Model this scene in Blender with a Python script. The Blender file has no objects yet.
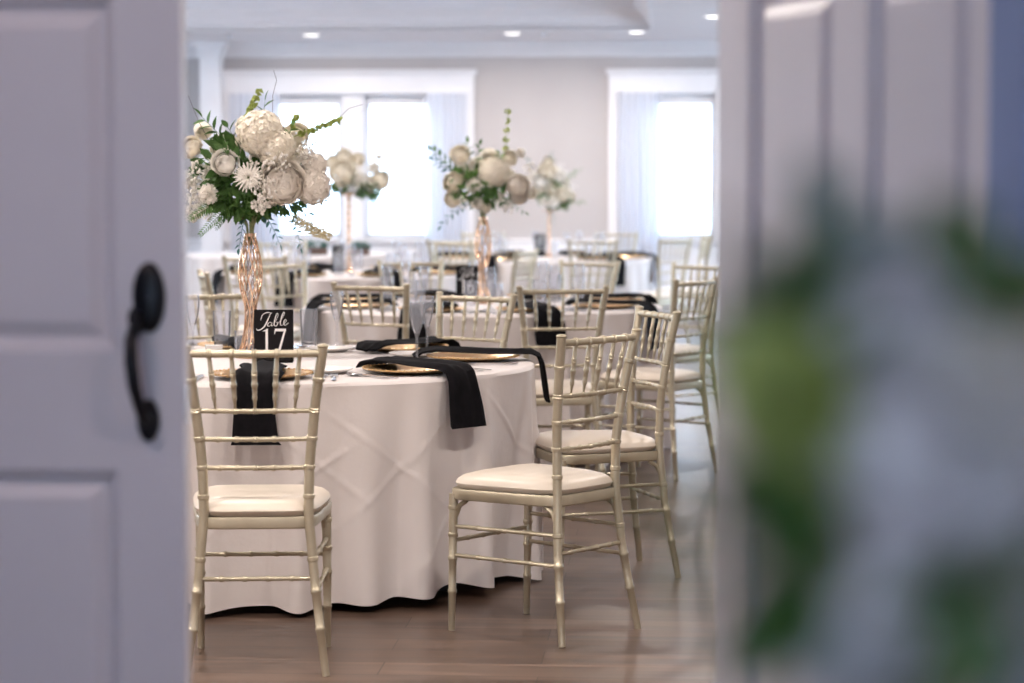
import bpy, math, random
from mathutils import Vector, Matrix

# ---------------------------------------------------------------- camera
scene = bpy.context.scene
COL = scene.collection
PI = math.pi
F_PX = 2418.0
H_CAM = 1.385
cam_data = bpy.data.cameras.new('camera')
cam_data.sensor_width = 36.0
cam_data.lens = F_PX / 1024 * 36.0
cam_data.clip_start = 0.05
cam_data.clip_end = 200
cam_data.dof.use_dof = True
cam_data.dof.focus_distance = 7.7
cam_data.dof.aperture_fstop = 2.8
cam = bpy.data.objects.new('camera', cam_data)
COL.objects.link(cam)
cam.location = (0, 0, H_CAM)
cam.rotation_euler = (PI / 2 - math.atan(161.5 / F_PX), 0, 0)
scene.camera = cam

# ---------------------------------------------------------------- world and exposure
world = bpy.data.worlds.new('sky')
scene.world = world
world.use_nodes = True
bg = world.node_tree.nodes['Background']
bg.inputs['Color'].default_value = (0.60, 0.78, 1.0, 1)
bg.inputs['Strength'].default_value = 9.8
scene.view_settings.view_transform = 'Standard'
scene.view_settings.look = 'None'
scene.view_settings.gamma = 1
scene.view_settings.use_curve_mapping = False
scene.view_settings.exposure = 0.0
scene.cycles.use_denoising = True
scene.cycles.caustics_reflective = False
scene.cycles.caustics_refractive = False
scene.cycles.max_bounces = 10
scene.cycles.transparent_max_bounces = 16
scene.cycles.sample_clamp_indirect = 6.0
LAMP_POWER = 33.0
LAMP_COLOR = (1.0, 0.90, 0.83)
HALL_LAMP = 12.0
HALL_COLOR = (1.0, 0.80, 0.78)

# room frame: u to the right along the far wall, v towards it, turned 3.8 degrees
TH = math.radians(3.8)
CS, SN = math.cos(TH), math.sin(TH)
def W(u, v, z=0.0):
    return Vector((u * CS + v * SN, 24 - u * SN + v * CS, z))

# daylight portals (they only guide the sampling of the sky at the openings)
def portal(u0, u1, v, z0, z1, facing):
    l = bpy.data.lights.new('window_daylight', 'AREA')
    l.shape = 'RECTANGLE'
    l.size = u1 - u0
    l.size_y = z1 - z0
    l.cycles.is_portal = True
    o = bpy.data.objects.new('window_daylight', l)
    COL.objects.link(o)
    o.location = W((u0 + u1) / 2, v, (z0 + z1) / 2)
    o.rotation_euler = (PI / 2 if facing < 0 else -PI / 2, 0, -TH)
    return o

# ---------------------------------------------------------------- materials
def mat(name, color, rough=0.5, metal=0.0, **kw):
    m = bpy.data.materials.new(name)
    m.use_nodes = True
    b = m.node_tree.nodes['Principled BSDF']
    b.inputs['Base Color'].default_value = (*color, 1)
    b.inputs['Roughness'].default_value = rough
    b.inputs['Metallic'].default_value = metal
    for k, v in kw.items():
        b.inputs[k.replace('_', ' ')].default_value = v
    return m

def nd(m, t, **kw):
    n = m.node_tree.nodes.new(t)
    for k, v in kw.items():
        setattr(n, k, v)
    return n

def noise_color(m, c1, c2, scale=8.0, bump=0.0, bump_scale=None, detail=3.0, stretch=None, bump_dist=0.01):
    """vary base colour with noise between two own colours, with optional bump"""
    nt = m.node_tree
    b = nt.nodes['Principled BSDF']
    tc = nd(m, 'ShaderNodeTexCoord')
    mp = nd(m, 'ShaderNodeMapping')
    if stretch:
        mp.inputs['Scale'].default_value = stretch
    nt.links.new(tc.outputs['Object'], mp.inputs[0])
    n = nd(m, 'ShaderNodeTexNoise')
    n.inputs['Scale'].default_value = scale
    n.inputs['Detail'].default_value = detail
    nt.links.new(mp.outputs[0], n.inputs['Vector'])
    r = nd(m, 'ShaderNodeValToRGB')
    r.color_ramp.elements[0].position = 0.3
    r.color_ramp.elements[1].position = 0.7
    r.color_ramp.elements[0].color = (*c1, 1)
    r.color_ramp.elements[1].color = (*c2, 1)
    nt.links.new(n.outputs['Fac'], r.inputs[0])
    nt.links.new(r.outputs[0], b.inputs['Base Color'])
    if bump:
        n2 = nd(m, 'ShaderNodeTexNoise')
        n2.inputs['Scale'].default_value = bump_scale or scale
        n2.inputs['Detail'].default_value = 4
        nt.links.new(mp.outputs[0], n2.inputs['Vector'])
        bp = nd(m, 'ShaderNodeBump')
        bp.inputs['Strength'].default_value = bump
        bp.inputs['Distance'].default_value = bump_dist
        nt.links.new(n2.outputs['Fac'], bp.inputs['Height'])
        nt.links.new(bp.outputs[0], b.inputs['Normal'])
    return m

M = {}
M['chair'] = mat('champagne_chair_paint', (0.60, 0.52, 0.38), 0.36, 0.55)
noise_color(M['chair'], (0.49, 0.435, 0.32), (0.58, 0.52, 0.39), 14, 0.12, 60, bump_dist=0.002)
M['cushion'] = mat('ivory_vinyl', (0.80, 0.73, 0.62), 0.38)
noise_color(M['cushion'], (0.68, 0.60, 0.50), (0.74, 0.66, 0.56), 6, 0.1, 90, bump_dist=0.002)
M['cloth'] = mat('table_linen', (0.80, 0.74, 0.72), 0.85, Sheen_Weight=0.2)
noise_color(M['cloth'], (0.68, 0.625, 0.605), (0.72, 0.665, 0.645), 3, 0.5, 9, bump_dist=0.01)
M['black'] = mat('black_napkin_fabric', (0.005, 0.005, 0.006), 0.85, Specular_IOR_Level=0.1)
noise_color(M['black'], (0.004, 0.004, 0.005), (0.008, 0.007, 0.009), 30, 0.3, 300, bump_dist=0.001)
M['wall'] = mat('greige_wall_paint', (0.62, 0.57, 0.56), 0.8)
noise_color(M['wall'], (0.47, 0.435, 0.43), (0.50, 0.465, 0.455), 2, 0.05, 120, bump_dist=0.002)
M['trim'] = mat('white_trim_paint', (0.80, 0.79, 0.81), 0.45)
noise_color(M['trim'], (0.78, 0.77, 0.79), (0.82, 0.81, 0.83), 3)
M['ceiling'] = mat('ceiling_paint', (0.80, 0.78, 0.80), 0.9)
noise_color(M['ceiling'], (0.78, 0.77, 0.80), (0.82, 0.80, 0.82), 2)
M['door'] = mat('white_door_paint', (0.76, 0.72, 0.74), 0.42)
noise_color(M['door'], (0.74, 0.70, 0.72), (0.78, 0.74, 0.76), 3, 0.05, 40, bump_dist=0.002)
M['foyer'] = mat('blue_grey_wall_paint', (0.19, 0.28, 0.52), 0.8)
noise_color(M['foyer'], (0.18, 0.27, 0.50), (0.21, 0.30, 0.54), 2)
M['iron'] = mat('black_iron', (0.012, 0.012, 0.014), 0.38, 0.6)
noise_color(M['iron'], (0.009, 0.009, 0.011), (0.018, 0.018, 0.02), 40, 0.1, 90, bump_dist=0.001)
M['tableleg'] = mat('black_table_steel', (0.02, 0.018, 0.018), 0.5, 0.5)
M['plywood'] = mat('plywood', (0.35, 0.24, 0.15), 0.6)
noise_color(M['plywood'], (0.32, 0.22, 0.13), (0.40, 0.28, 0.18), 5, stretch=(1, 8, 1))
M['gold'] = mat('gold_glaze', (0.82, 0.55, 0.27), 0.28, 0.85)
noise_color(M['gold'], (0.78, 0.50, 0.24), (0.86, 0.60, 0.32), 30)
M['wire'] = mat('rose_gold_wire', (0.86, 0.58, 0.38), 0.22, 0.9)
noise_color(M['wire'], (0.82, 0.54, 0.34), (0.90, 0.63, 0.43), 40)
M['silver'] = mat('polished_steel', (0.72, 0.72, 0.74), 0.16, 1.0)
noise_color(M['silver'], (0.68, 0.68, 0.70), (0.76, 0.76, 0.78), 30)
M['sign'] = mat('black_card', (0.008, 0.007, 0.008), 0.8, Specular_IOR_Level=0.15)
noise_color(M['sign'], (0.008, 0.007, 0.008), (0.013, 0.012, 0.013), 30)
M['ink'] = mat('white_lettering', (0.86, 0.84, 0.83), 0.6)
noise_color(M['ink'], (0.84, 0.82, 0.81), (0.88, 0.86, 0.85), 30)
M['china'] = mat('white_china', (0.82, 0.79, 0.76), 0.2)
noise_color(M['china'], (0.80, 0.77, 0.74), (0.84, 0.81, 0.78), 10)
M['box'] = mat('dark_stained_wood', (0.10, 0.06, 0.05), 0.5)
noise_color(M['box'], (0.08, 0.05, 0.04), (0.14, 0.085, 0.07), 10, stretch=(1, 1, 8))
def petal_mat(name, c1, c2):
    m = mat(name, c1, 0.6, Subsurface_Weight=0.0)
    noise_color(m, c1, c2, 25)
    nt = m.node_tree
    b = nt.nodes['Principled BSDF']
    tr = nd(m, 'ShaderNodeBsdfTranslucent')
    tr.inputs['Color'].default_value = (*c2, 1)
    mx = nd(m, 'ShaderNodeMixShader')
    mx.inputs[0].default_value = 0.16
    out = nt.nodes['Material Output']
    nt.links.new(b.outputs[0], mx.inputs[1])
    nt.links.new(tr.outputs[0], mx.inputs[2])
    nt.links.new(mx.outputs[0], out.inputs['Surface'])
    return m
M['petal'] = petal_mat('cream_petals', (0.93, 0.86, 0.72), (0.97, 0.92, 0.82))
M['petal_blush'] = petal_mat('blush_cream_petals', (0.93, 0.86, 0.77), (0.97, 0.92, 0.85))
M['petal_white'] = petal_mat('white_petals', (0.92, 0.88, 0.81), (0.96, 0.93, 0.88))
M['petal_grey'] = petal_mat('greyish_white_petals', (0.84, 0.80, 0.83), (0.90, 0.87, 0.88))  # greyer white with a lavender tint for the hall blooms
M['leaf'] = petal_mat('dark_green_leaf', (0.055, 0.125, 0.032), (0.10, 0.21, 0.055))
M['leaf_blue'] = petal_mat('blue_green_leaf', (0.04, 0.13, 0.11), (0.08, 0.20, 0.17))
M['leaf_mid'] = petal_mat('mid_green_leaf', (0.09, 0.20, 0.05), (0.16, 0.30, 0.08))
M['bells'] = petal_mat('lime_green_bells', (0.26, 0.34, 0.06), (0.46, 0.52, 0.16))
M['moss'] = mat('moss_stems', (0.20, 0.22, 0.10), 0.8)
noise_color(M['moss'], (0.14, 0.17, 0.07), (0.30, 0.30, 0.15), 60)
M['tan'] = petal_mat('tan_plume', (0.66, 0.56, 0.30), (0.82, 0.72, 0.46))

def glass_mat(name, tint=(1, 1, 1), painted_sheen=0.0):
    m = bpy.data.materials.new(name)
    m.use_nodes = True
    nt = m.node_tree
    for n in list(nt.nodes):
        if n.type != 'OUTPUT_MATERIAL':
            nt.nodes.remove(n)
    out = nt.nodes['Material Output']
    tr = nt.nodes.new('ShaderNodeBsdfTransparent')
    tr.inputs[0].default_value = (*tint, 1)
    gl = nt.nodes.new('ShaderNodeBsdfGlossy')
    gl.inputs['Roughness'].default_value = 0.03
    fr = nt.nodes.new('ShaderNodeLayerWeight')
    fr.inputs['Blend'].default_value = 0.18
    mx = nt.nodes.new('ShaderNodeMixShader')
    nt.links.new(fr.outputs['Fresnel'], mx.inputs[0])
    nt.links.new(tr.outputs[0], mx.inputs[1])
    nt.links.new(gl.outputs[0], mx.inputs[2])
    if painted_sheen:  # white mixed in, standing for bright reflections on the glass
        df = nt.nodes.new('ShaderNodeBsdfTranslucent'); df.inputs[0].default_value = (.95, .96, 1, 1)
        d2 = nt.nodes.new('ShaderNodeBsdfDiffuse'); d2.inputs[0].default_value = (.95, .96, 1, 1)
        m1 = nt.nodes.new('ShaderNodeMixShader'); m2 = nt.nodes.new('ShaderNodeMixShader')
        nt.links.new(df.outputs[0], m1.inputs[1]); nt.links.new(d2.outputs[0], m1.inputs[2])
        m2.inputs[0].default_value = painted_sheen
        nt.links.new(mx.outputs[0], m2.inputs[1]); nt.links.new(m1.outputs[0], m2.inputs[2])
        mx = m2
    nt.links.new(mx.outputs[0], out.inputs['Surface'])
    return m
M['glass'] = glass_mat('clear_glass', (0.98, 0.98, 0.99), painted_sheen=0.09)
M['pane'] = glass_mat('window_glass', (0.95, 0.97, 0.98))

def sheer_mat():
    m = bpy.data.materials.new('sheer_voile')
    m.use_nodes = True
    nt = m.node_tree
    for n in list(nt.nodes):
        if n.type != 'OUTPUT_MATERIAL':
            nt.nodes.remove(n)
    out = nt.nodes['Material Output']
    tr = nt.nodes.new('ShaderNodeBsdfTransparent')
    tl = nt.nodes.new('ShaderNodeBsdfTranslucent')
    df = nt.nodes.new('ShaderNodeBsdfDiffuse')
    tl.inputs[0].default_value = (0.70, 0.76, 0.86, 1)
    df.inputs[0].default_value = (0.86, 0.86, 0.90, 1)
    a = nt.nodes.new('ShaderNodeMixShader'); a.inputs[0].default_value = 0.5
    b = nt.nodes.new('ShaderNodeMixShader'); b.inputs[0].default_value = 0.82
    nt.links.new(tl.outputs[0], a.inputs[1]); nt.links.new(df.outputs[0], a.inputs[2])
    nt.links.new(tr.outputs[0], b.inputs[1]); nt.links.new(a.outputs[0], b.inputs[2])
    nt.links.new(b.outputs[0], out.inputs['Surface'])
    return m
M['sheer'] = sheer_mat()
M['blind'] = petal_mat('white_blind_slats', (0.84, 0.84, 0.86), (0.88, 0.88, 0.90))

def floor_mat():
    m = mat('wood_plank_floor', (0.25, 0.18, 0.14), 0.3)
    nt = m.node_tree
    b = nt.nodes['Principled BSDF']
    tc = nd(m, 'ShaderNodeTexCoord')
    br = nd(m, 'ShaderNodeTexBrick')
    br.offset = 0.37
    br.inputs['Scale'].default_value = 1.0
    br.inputs['Brick Width'].default_value = 1.22
    br.inputs['Row Height'].default_value = 0.18
    br.inputs['Mortar Size'].default_value = 0.0022
    br.inputs['Mortar Smooth'].default_value = 0.3
    br.inputs['Bias'].default_value = 0.0
    br.inputs['Color1'].default_value = (0.135, 0.088, 0.064, 1)
    br.inputs['Color2'].default_value = (0.205, 0.142, 0.108, 1)
    br.inputs['Mortar'].default_value = (0.06, 0.04, 0.03, 1)
    nt.links.new(tc.outputs['Object'], br.inputs['Vector'])
    mp = nd(m, 'ShaderNodeMapping')
    mp.inputs['Scale'].default_value = (1.0, 9, 1)
    nt.links.new(tc.outputs['Object'], mp.inputs[0])
    n = nd(m, 'ShaderNodeTexNoise')
    n.inputs['Scale'].default_value = 1.6
    n.inputs['Detail'].default_value = 6
    n.inputs['Distortion'].default_value = 0.6
    nt.links.new(mp.outputs[0], n.inputs['Vector'])
    r = nd(m, 'ShaderNodeValToRGB')
    r.color_ramp.elements[0].position = 0.30
    r.color_ramp.elements[0].color = (0.36, 0.33, 0.32, 1)
    r.color_ramp.elements[1].position = 0.72
    r.color_ramp.elements[1].color = (1.15, 1.12, 1.10, 1)
    nt.links.new(n.outputs['Fac'], r.inputs[0])
    mx = nd(m, 'ShaderNodeMix', data_type='RGBA', blend_type='MULTIPLY')
    mx.inputs[0].default_value = 1.0
    nt.links.new(br.outputs['Color'], mx.inputs[6])
    nt.links.new(r.outputs[0], mx.inputs[7])
    nt.links.new(mx.outputs[2], b.inputs['Base Color'])
    rr = nd(m, 'ShaderNodeMapRange')
    rr.inputs[3].default_value = 0.24
    rr.inputs[4].default_value = 0.42
    nt.links.new(n.outputs['Fac'], rr.inputs[0])
    nt.links.new(rr.outputs[0], b.inputs['Roughness'])
    bp = nd(m, 'ShaderNodeBump')
    bp.inputs['Strength'].default_value = 0.25
    bp.inputs['Distance'].default_value = 0.003
    nt.links.new(n.outputs['Fac'], bp.inputs['Height'])
    nt.links.new(bp.outputs[0], b.inputs['Normal'])
    return m
M['floor'] = floor_mat()

def emit_mat(name, color, strength):
    m = bpy.data.materials.new(name)
    m.use_nodes = True
    nt = m.node_tree
    b = nt.nodes['Principled BSDF']
    b.inputs['Base Color'].default_value = (0.8, 0.8, 0.8, 1)
    b.inputs['Emission Color'].default_value = (*color, 1)
    b.inputs['Emission Strength'].default_value = strength
    return m
M['lens'] = emit_mat('lit_lamp_lens', (1.0, 0.95, 0.88), 6.0)

# ---------------------------------------------------------------- mesh helpers
class MB:
    def __init__(s):
        s.v = []; s.f = []
    def quadgrid(s, rows, closed=False, flip=False):
        base = len(s.v); n = len(rows[0])
        for r in rows:
            s.v.extend(tuple(p) for p in r)
        for i in range(len(rows) - 1):
            for j in range(n if closed else n - 1):
                a = base + i * n + j; b = base + i * n + (j + 1) % n
                c = b + n; d = a + n
                s.f.append((a, d, c, b) if flip else (a, b, c, d))
        return base
    def box(s, x0, x1, y0, y1, z0, z1):
        b = len(s.v)
        s.v += [(x0, y0, z0), (x1, y0, z0), (x1, y1, z0), (x0, y1, z0), (x0, y0, z1), (x1, y0, z1), (x1, y1, z1), (x0, y1, z1)]
        s.f += [tuple(b + i for i in q) for q in ((3, 2, 1, 0), (4, 5, 6, 7), (0, 1, 5, 4), (1, 2, 6, 5), (2, 3, 7, 6), (3, 0, 4, 7))]
        return s
    def tube(s, pts, radii, n=10, sx=1.0, cap=True):
        """round tube along a path, radius per point"""
        pts = [Vector(p) for p in pts]
        if not isinstance(radii, (list, tuple)):
            radii = [radii] * len(pts)
        rows = []
        up = None
        for i, p in enumerate(pts):
            t = (pts[min(i + 1, len(pts) - 1)] - pts[max(i - 1, 0)])
            if t.length < 1e-9: t = Vector((0, 0, 1))
            t.normalize()
            if up is None:
                up = Vector((1, 0, 0)) if abs(t.x) < 0.8 else Vector((0, 1, 0))
            a = up - t * up.dot(t)
            if a.length < 1e-5:
                a = Vector((0, 1, 0)) - t * t.y
            a.normalize(); up = a
            b = t.cross(a)
            rows.append([p + (a * math.cos(q) * sx + b * math.sin(q)) * radii[i] for q in (2 * PI * k / n for k in range(n))])
        base = s.quadgrid(rows, True)
        if cap:
            s.f.append(tuple(base + k for k in reversed(range(n))))
            e = base + (len(rows) - 1) * n
            s.f.append(tuple(e + k for k in range(n)))
        return s
    def lathe(s, prof, n=24, c=(0, 0, 0)):
        rows = [[(c[0] + r * math.cos(2 * PI * k / n), c[1] + r * math.sin(2 * PI * k / n), c[2] + z) for k in range(n)] for r, z in prof]
        base = s.quadgrid(rows, True)
        if prof[0][0] > 1e-6 and prof[0][0] < 9:
            pass
        return s
    def disc(s, r, z, n=24, up=True, c=(0, 0)):
        b = len(s.v)
        s.v += [(c[0] + r * math.cos(2 * PI * k / n), c[1] + r * math.sin(2 * PI * k / n), z) for k in range(n)]
        s.f.append(tuple(b + k for k in (range(n) if up else reversed(range(n)))))
        return s
    def ball(s, c, r, n=8, m=6, sz=1.0):
        rows = []
        for i in range(m + 1):
            a = -PI / 2 + PI * i / m
            rr = max(math.cos(a), 0.02) * r
            rows.append([(c[0] + rr * math.cos(2 * PI * k / n), c[1] + rr * math.sin(2 * PI * k / n), c[2] + r * sz * math.sin(a)) for k in range(n)])
        s.quadgrid(rows, True)
        return s
    def prism(s, poly, h0, h1, axis='z'):
        """extrude 2-D polygon; axis y: poly is (x,z) extruded along y; axis x: poly is (y,z)"""
        n = len(poly); b = len(s.v)
        for h in (h0, h1):
            for p, q in poly:
                s.v.append((p, q, h) if axis == 'z' else ((p, h, q) if axis == 'y' else (h, p, q)))
        s.f.append(tuple(b + k for k in reversed(range(n))))
        s.f.append(tuple(b + n + k for k in range(n)))
        for k in range(n):
            s.f.append((b + k, b + (k + 1) % n, b + n + (k + 1) % n, b + n + k))
        return s
    def add(s, other, mtx=None):
        b = len(s.v)
        for p in other.v:
            s.v.append(tuple(mtx @ Vector(p)) if mtx is not None else p)
        for f in other.f:
            s.f.append(tuple(b + i for i in f))
        return s
    def mesh(s, name, m, smooth=True):
        me = bpy.data.meshes.new(name)
        me.from_pydata(s.v, [], s.f)
        me.materials.append(M[m])
        if smooth:
            me.polygons.foreach_set('use_smooth', [True] * len(me.polygons))
            me.set_sharp_from_angle(angle=math.radians(40)) if hasattr(me, 'set_sharp_from_angle') else None
        me.update()
        return me

def link(name, me, parent=None, loc=(0, 0, 0), rz=0.0):
    o = bpy.data.objects.new(name, me)
    COL.objects.link(o)
    o.location = loc
    o.rotation_euler = (0, 0, rz)
    if parent: o.parent = parent
    return o
def tag(o, label, cat, group=None, kind=None):
    o['label'] = label; o['category'] = cat
    if group: o['group'] = group
    if kind: o['kind'] = kind
    return o
def thing(name, label, cat, loc=(0, 0, 0), rz=0.0, group=None):
    return tag(link(name, None, None, loc, rz), label, cat, group)
def part(name, mb, m, parent, smooth=True, label=None, kind=None):
    o = link(name, mb.mesh(name, m, smooth), parent)
    if label: o['label'] = label
    if kind: o['kind'] = kind
    return o
def struct(name, mb, m, smooth=False, room=True, label=None, cat=None):
    o = link(name, mb.mesh(name, m, smooth))
    if room:
        o.location = (0, 24, 0); o.rotation_euler = (0, 0, -TH)
    o['kind'] = 'structure'
    if label: o['label'] = label
    if cat: o['category'] = cat
    return o
def kids(o): return list(o.children)
def copy_tree(o, parent=None):
    c = o.copy(); COL.objects.link(c)
    if parent: c.parent = parent
    for ch in kids(o): copy_tree(ch, c)
    return c
def aim(d):
    """z rotation that turns local +Y to direction d"""
    return math.atan2(-d[0], d[1])

# ---------------------------------------------------------------- the setting
RU0, RU1, RV0 = -6.5, 5.0, -20.2       # room: u range, near wall
FU0, FU1, FV0 = -1.2, 4.4, -27.5       # entrance hall
H = 2.74
fl = MB(); fl.box(-7, 6, -28, 0.3, -0.1, 0)
struct('floor', fl, 'floor', label='brown wood plank floor with long boards', cat='floor')

# far wall with two window openings
WIN = [(-2.80, -0.45, 0.80, 2.25), (1.03, 2.03, 0.80, 2.25)]   # cased openings
b = MB()
T = 0.2
b.box(RU0 - .2, WIN[0][0], 0, T, 0, 3.3)
b.box(WIN[0][1], WIN[1][0], 0, T, 0, 3.3)
b.box(WIN[1][1], RU1 + .2, 0, T, 0, 3.3)
for w in WIN:
    b.box(w[0], w[1], 0, T, 0, w[2]); b.box(w[0], w[1], 0, T, w[3], 3.3)
struct('wall_back', b, 'wall', label='pale greige far wall behind the tables', cat='wall')
# left wall with three unseen window openings, added for daylight
LW = [(-11.5, -9.2), (-7.5, -5.2), (-3.7, -1.4)]
b = MB(); prev = RV0
for v0, v1 in LW:
    b.box(RU0 - T, RU0, prev, v0, 0, 3.3)
    b.box(RU0 - T, RU0, v0, v1, 0, .8); b.box(RU0 - T, RU0, v0, v1, 2.3, 3.3)
    prev = v1
b.box(RU0 - T, RU0, prev, 0, 0, 3.3)
struct('wall_left', b, 'wall', label='greige side wall with unseen windows added for daylight', cat='wall')
RW = [(-4.6, -1.2), (-9.6, -6.2)]  # unseen openings added to bring daylight onto the ceiling
b = MB(); prev = 0
for v0, v1 in RW:
    b.box(RU1, RU1 + T, v1, prev, 0, 3.3); b.box(RU1, RU1 + T, v0, v1, 2.3, 3.3); b.box(RU1, RU1 + T, v0, v1, 0, .12); prev = v0
b.box(RU1, RU1 + T, RV0, prev, 0, 3.3)
struct('wall_right', b, 'wall', label='greige side wall on the right', cat='wall')

# doorway wall; hinge of the open leaf and edge of the closed leaf fix its opening
def UV(x, y): return (x * CS - (y - 24) * SN, x * SN + (y - 24) * CS)
HINGE = Vector((0.319, 3.78)); FREE = Vector((0.612, 2.968))
EDGE = Vector((-0.520, 3.815))
DW = 0.865
hu, hv = UV(*HINGE)
eu, ev = UV(*EDGE)
WV = ev + 0.0           # hall side face of doorway wall
ou0, ou1 = eu - DW - .01, hu + 0.060
DH = 2.13
b = MB()
b.box(RU0, ou0, WV, WV + .15, 0, 3.3); b.box(ou1 + .0, RU1, WV, WV + .15, 0, 3.3); b.box(ou0, ou1, WV, WV + .15, DH + .02, 3.3)
struct('wall_front', b, 'foyer', label='blue grey wall around the doorway', cat='wall')
b = MB()   # room side skin of that wall
b.box(RU0, ou0 - .08, WV + .151, WV + .17, 0, 3.3); b.box(ou1 + .08, RU1, WV + .151, WV + .17, 0, 3.3); b.box(ou0 - .08, ou1 + .08, WV + .151, WV + .17, DH + .1, 3.3)
struct('wall_front_inside', b, 'wall', label='greige room side of the doorway wall', cat='wall')
b = MB()   # jamb
b.box(ou0 - .08, ou0, WV + .05, WV + .185, 0, DH + .1); b.box(ou1, ou1 + .08, WV + .05, WV + .185, 0, DH + .1); b.box(ou0, ou1, WV + .06, WV + .185, DH + .005, DH + .1)
struct('trim_1', b, 'trim', label='white jamb around the double doorway', cat='door frame')
b = MB(); b.box(.571, 1.15, 2.70, 2.91, 0, H)
struct('wall_hall_pier', b, 'foyer', room=False, label='blue painted pier beside the open door', cat='wall')
# entrance hall walls, with an unseen window added at the far end for daylight
b = MB(); b.box(FU0 - T, FU0, FV0, WV, 0, 3.3); struct('wall_hall_left', b, 'foyer', label='blue grey hall wall on the left', cat='wall')
b = MB(); b.box(FU1, FU1 + T, FV0, WV, 0, 3.3); struct('wall_hall_right', b, 'foyer', label='blue grey hall wall on the right', cat='wall')
b = MB(); b.box(FU0, FU1, FV0, FV0 + T, 0, .45); b.box(FU0, FU1, FV0, FV0 + T, 2.5, 3.3); b.box(FU0, FU0 + 1.7, FV0, FV0 + T, .45, 2.5); b.box(FU1 - 2.85, FU1, FV0, FV0 + T, .45, 2.5)
struct('wall_hall_back', b, 'foyer', label='blue grey hall wall with an unseen window added for daylight', cat='wall')
b = MB(); b.box(FU0, FU1, FV0, WV, H, H + .1)
struct('ceiling_hall', b, 'ceiling', label='white hall ceiling', cat='ceiling')
portal(FU0 + 1.7, FU1 - 2.85, FV0 + .02, .45, 2.5, 1)

# ceiling: soffit ring around a stepped tray
TU0, TU1, TV0, TV1 = -5.0, 1.38, -17.3, -2.11
b = MB()
b.box(RU0 - T, TU0, WV, T, H, H + .1); b.box(TU1, RU1 + T, WV, T, H, H + .1)
b.box(TU0, TU1, WV, TV0, H, H + .1); b.box(TU0, TU1, TV1, T, H, H + .1)
struct('ceiling', b, 'ceiling', label='white lowered ceiling around the tray', cat='ceiling')
b = MB()
loops = [(-.03, H), (-.03, H - .012), (.0, H - .012), (.0, H + .02), (.03, H + .045), (.03, H + .065), (.055, H + .075), (.055, H + .095), (.14, H + .175), (.14, H + .30), (.20, H + .31), (.20, H + .40)]
rows = []
for off, z in loops:
    rows.append([(TU0 + off, TV0 + off, z), (TU1 - off, TV0 + off, z), (TU1 - off, TV1 - off, z), (TU0 + off, TV1 - off, z)])
base = b.quadgrid(rows, True)
e = base + 4 * (len(rows) - 1)
b.f.append((e, e + 1, e + 2, e + 3))
struct('ceiling_tray', b, 'ceiling', label='recessed tray of the ceiling with stepped crown moulding', cat='ceiling')

# crown moulding, far wall
b = MB()
prof = [(0, 2.60), (-.02, 2.60), (-.03, 2.625), (-.05, 2.635), (-.11, 2.70), (-.12, 2.72), (-.13, 2.74), (0, 2.74)]
b.prism([(p, q) for p, q in prof], RU0, RU1, 'x')
struct('trim_2', b, 'trim', label='white crown moulding along the far wall', cat='crown moulding')
# wainscot and chair rail
b = MB()
def rail(u0, u1):
    b.box(u0, u1, -.012, 0, .12, .76)
    b.prism([(0, .76), (-.02, .76), (-.035, .775), (-.035, .795), (-.012, .80), (0, .80)], u0, u1, 'x')
    b.box(u0, u1, -.026, -.012, .64, .76); b.box(u0, u1, -.026, -.012, .12, .24)
    n = max(1, round((u1 - u0) / .75)); st = (u1 - u0) / n
    for i in range(n + 1):
        a = max(u0, u0 + i * st - .05); c = min(u1, u0 + i * st + .05)
        b.box(a, c, -.026, -.012, .24, .64)
rail(RU0, -3.08); rail(-2.87, RU1)
struct('trim_3', b, 'trim', label='white panelled wainscot below the windows', cat='wainscot')
b = MB(); b.box(RU0, -3.08, -.03, 0, 0, .12); b.box(-2.87, RU1, -.03, 0, 0, .12)
struct('baseboard_back', b, 'trim', label='white baseboard of the far wall', cat='baseboard')

# pilaster
p = thing('pilaster', 'white square pilaster with flared capital at the far left of the back wall', 'pilaster', W(-2.975, -.13), -TH)
p['kind'] = 'structure'
b = MB(); b.box(-.095, .095, -.12, .13, .14, 2.57); part('shaft', b, 'trim', p, False)
b = MB()
rows = []
for o, z in ((.0, 2.57), (.0, 2.575), (.012, 2.58), (.015, 2.60), (.04, 2.66), (.085, 2.71), (.09, 2.74)):
    rows.append([(-.095 - o, -.12 - o, z), (.095 + o, -.12 - o, z), (.095 + o, .13, z), (-.095 - o, .13, z)])
b.quadgrid(rows, True); part('capital', b, 'trim', p, False)
b = MB(); b.box(-.115, .115, -.14, .13, 0, .14); part('plinth', b, 'trim', p, False)

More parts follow.
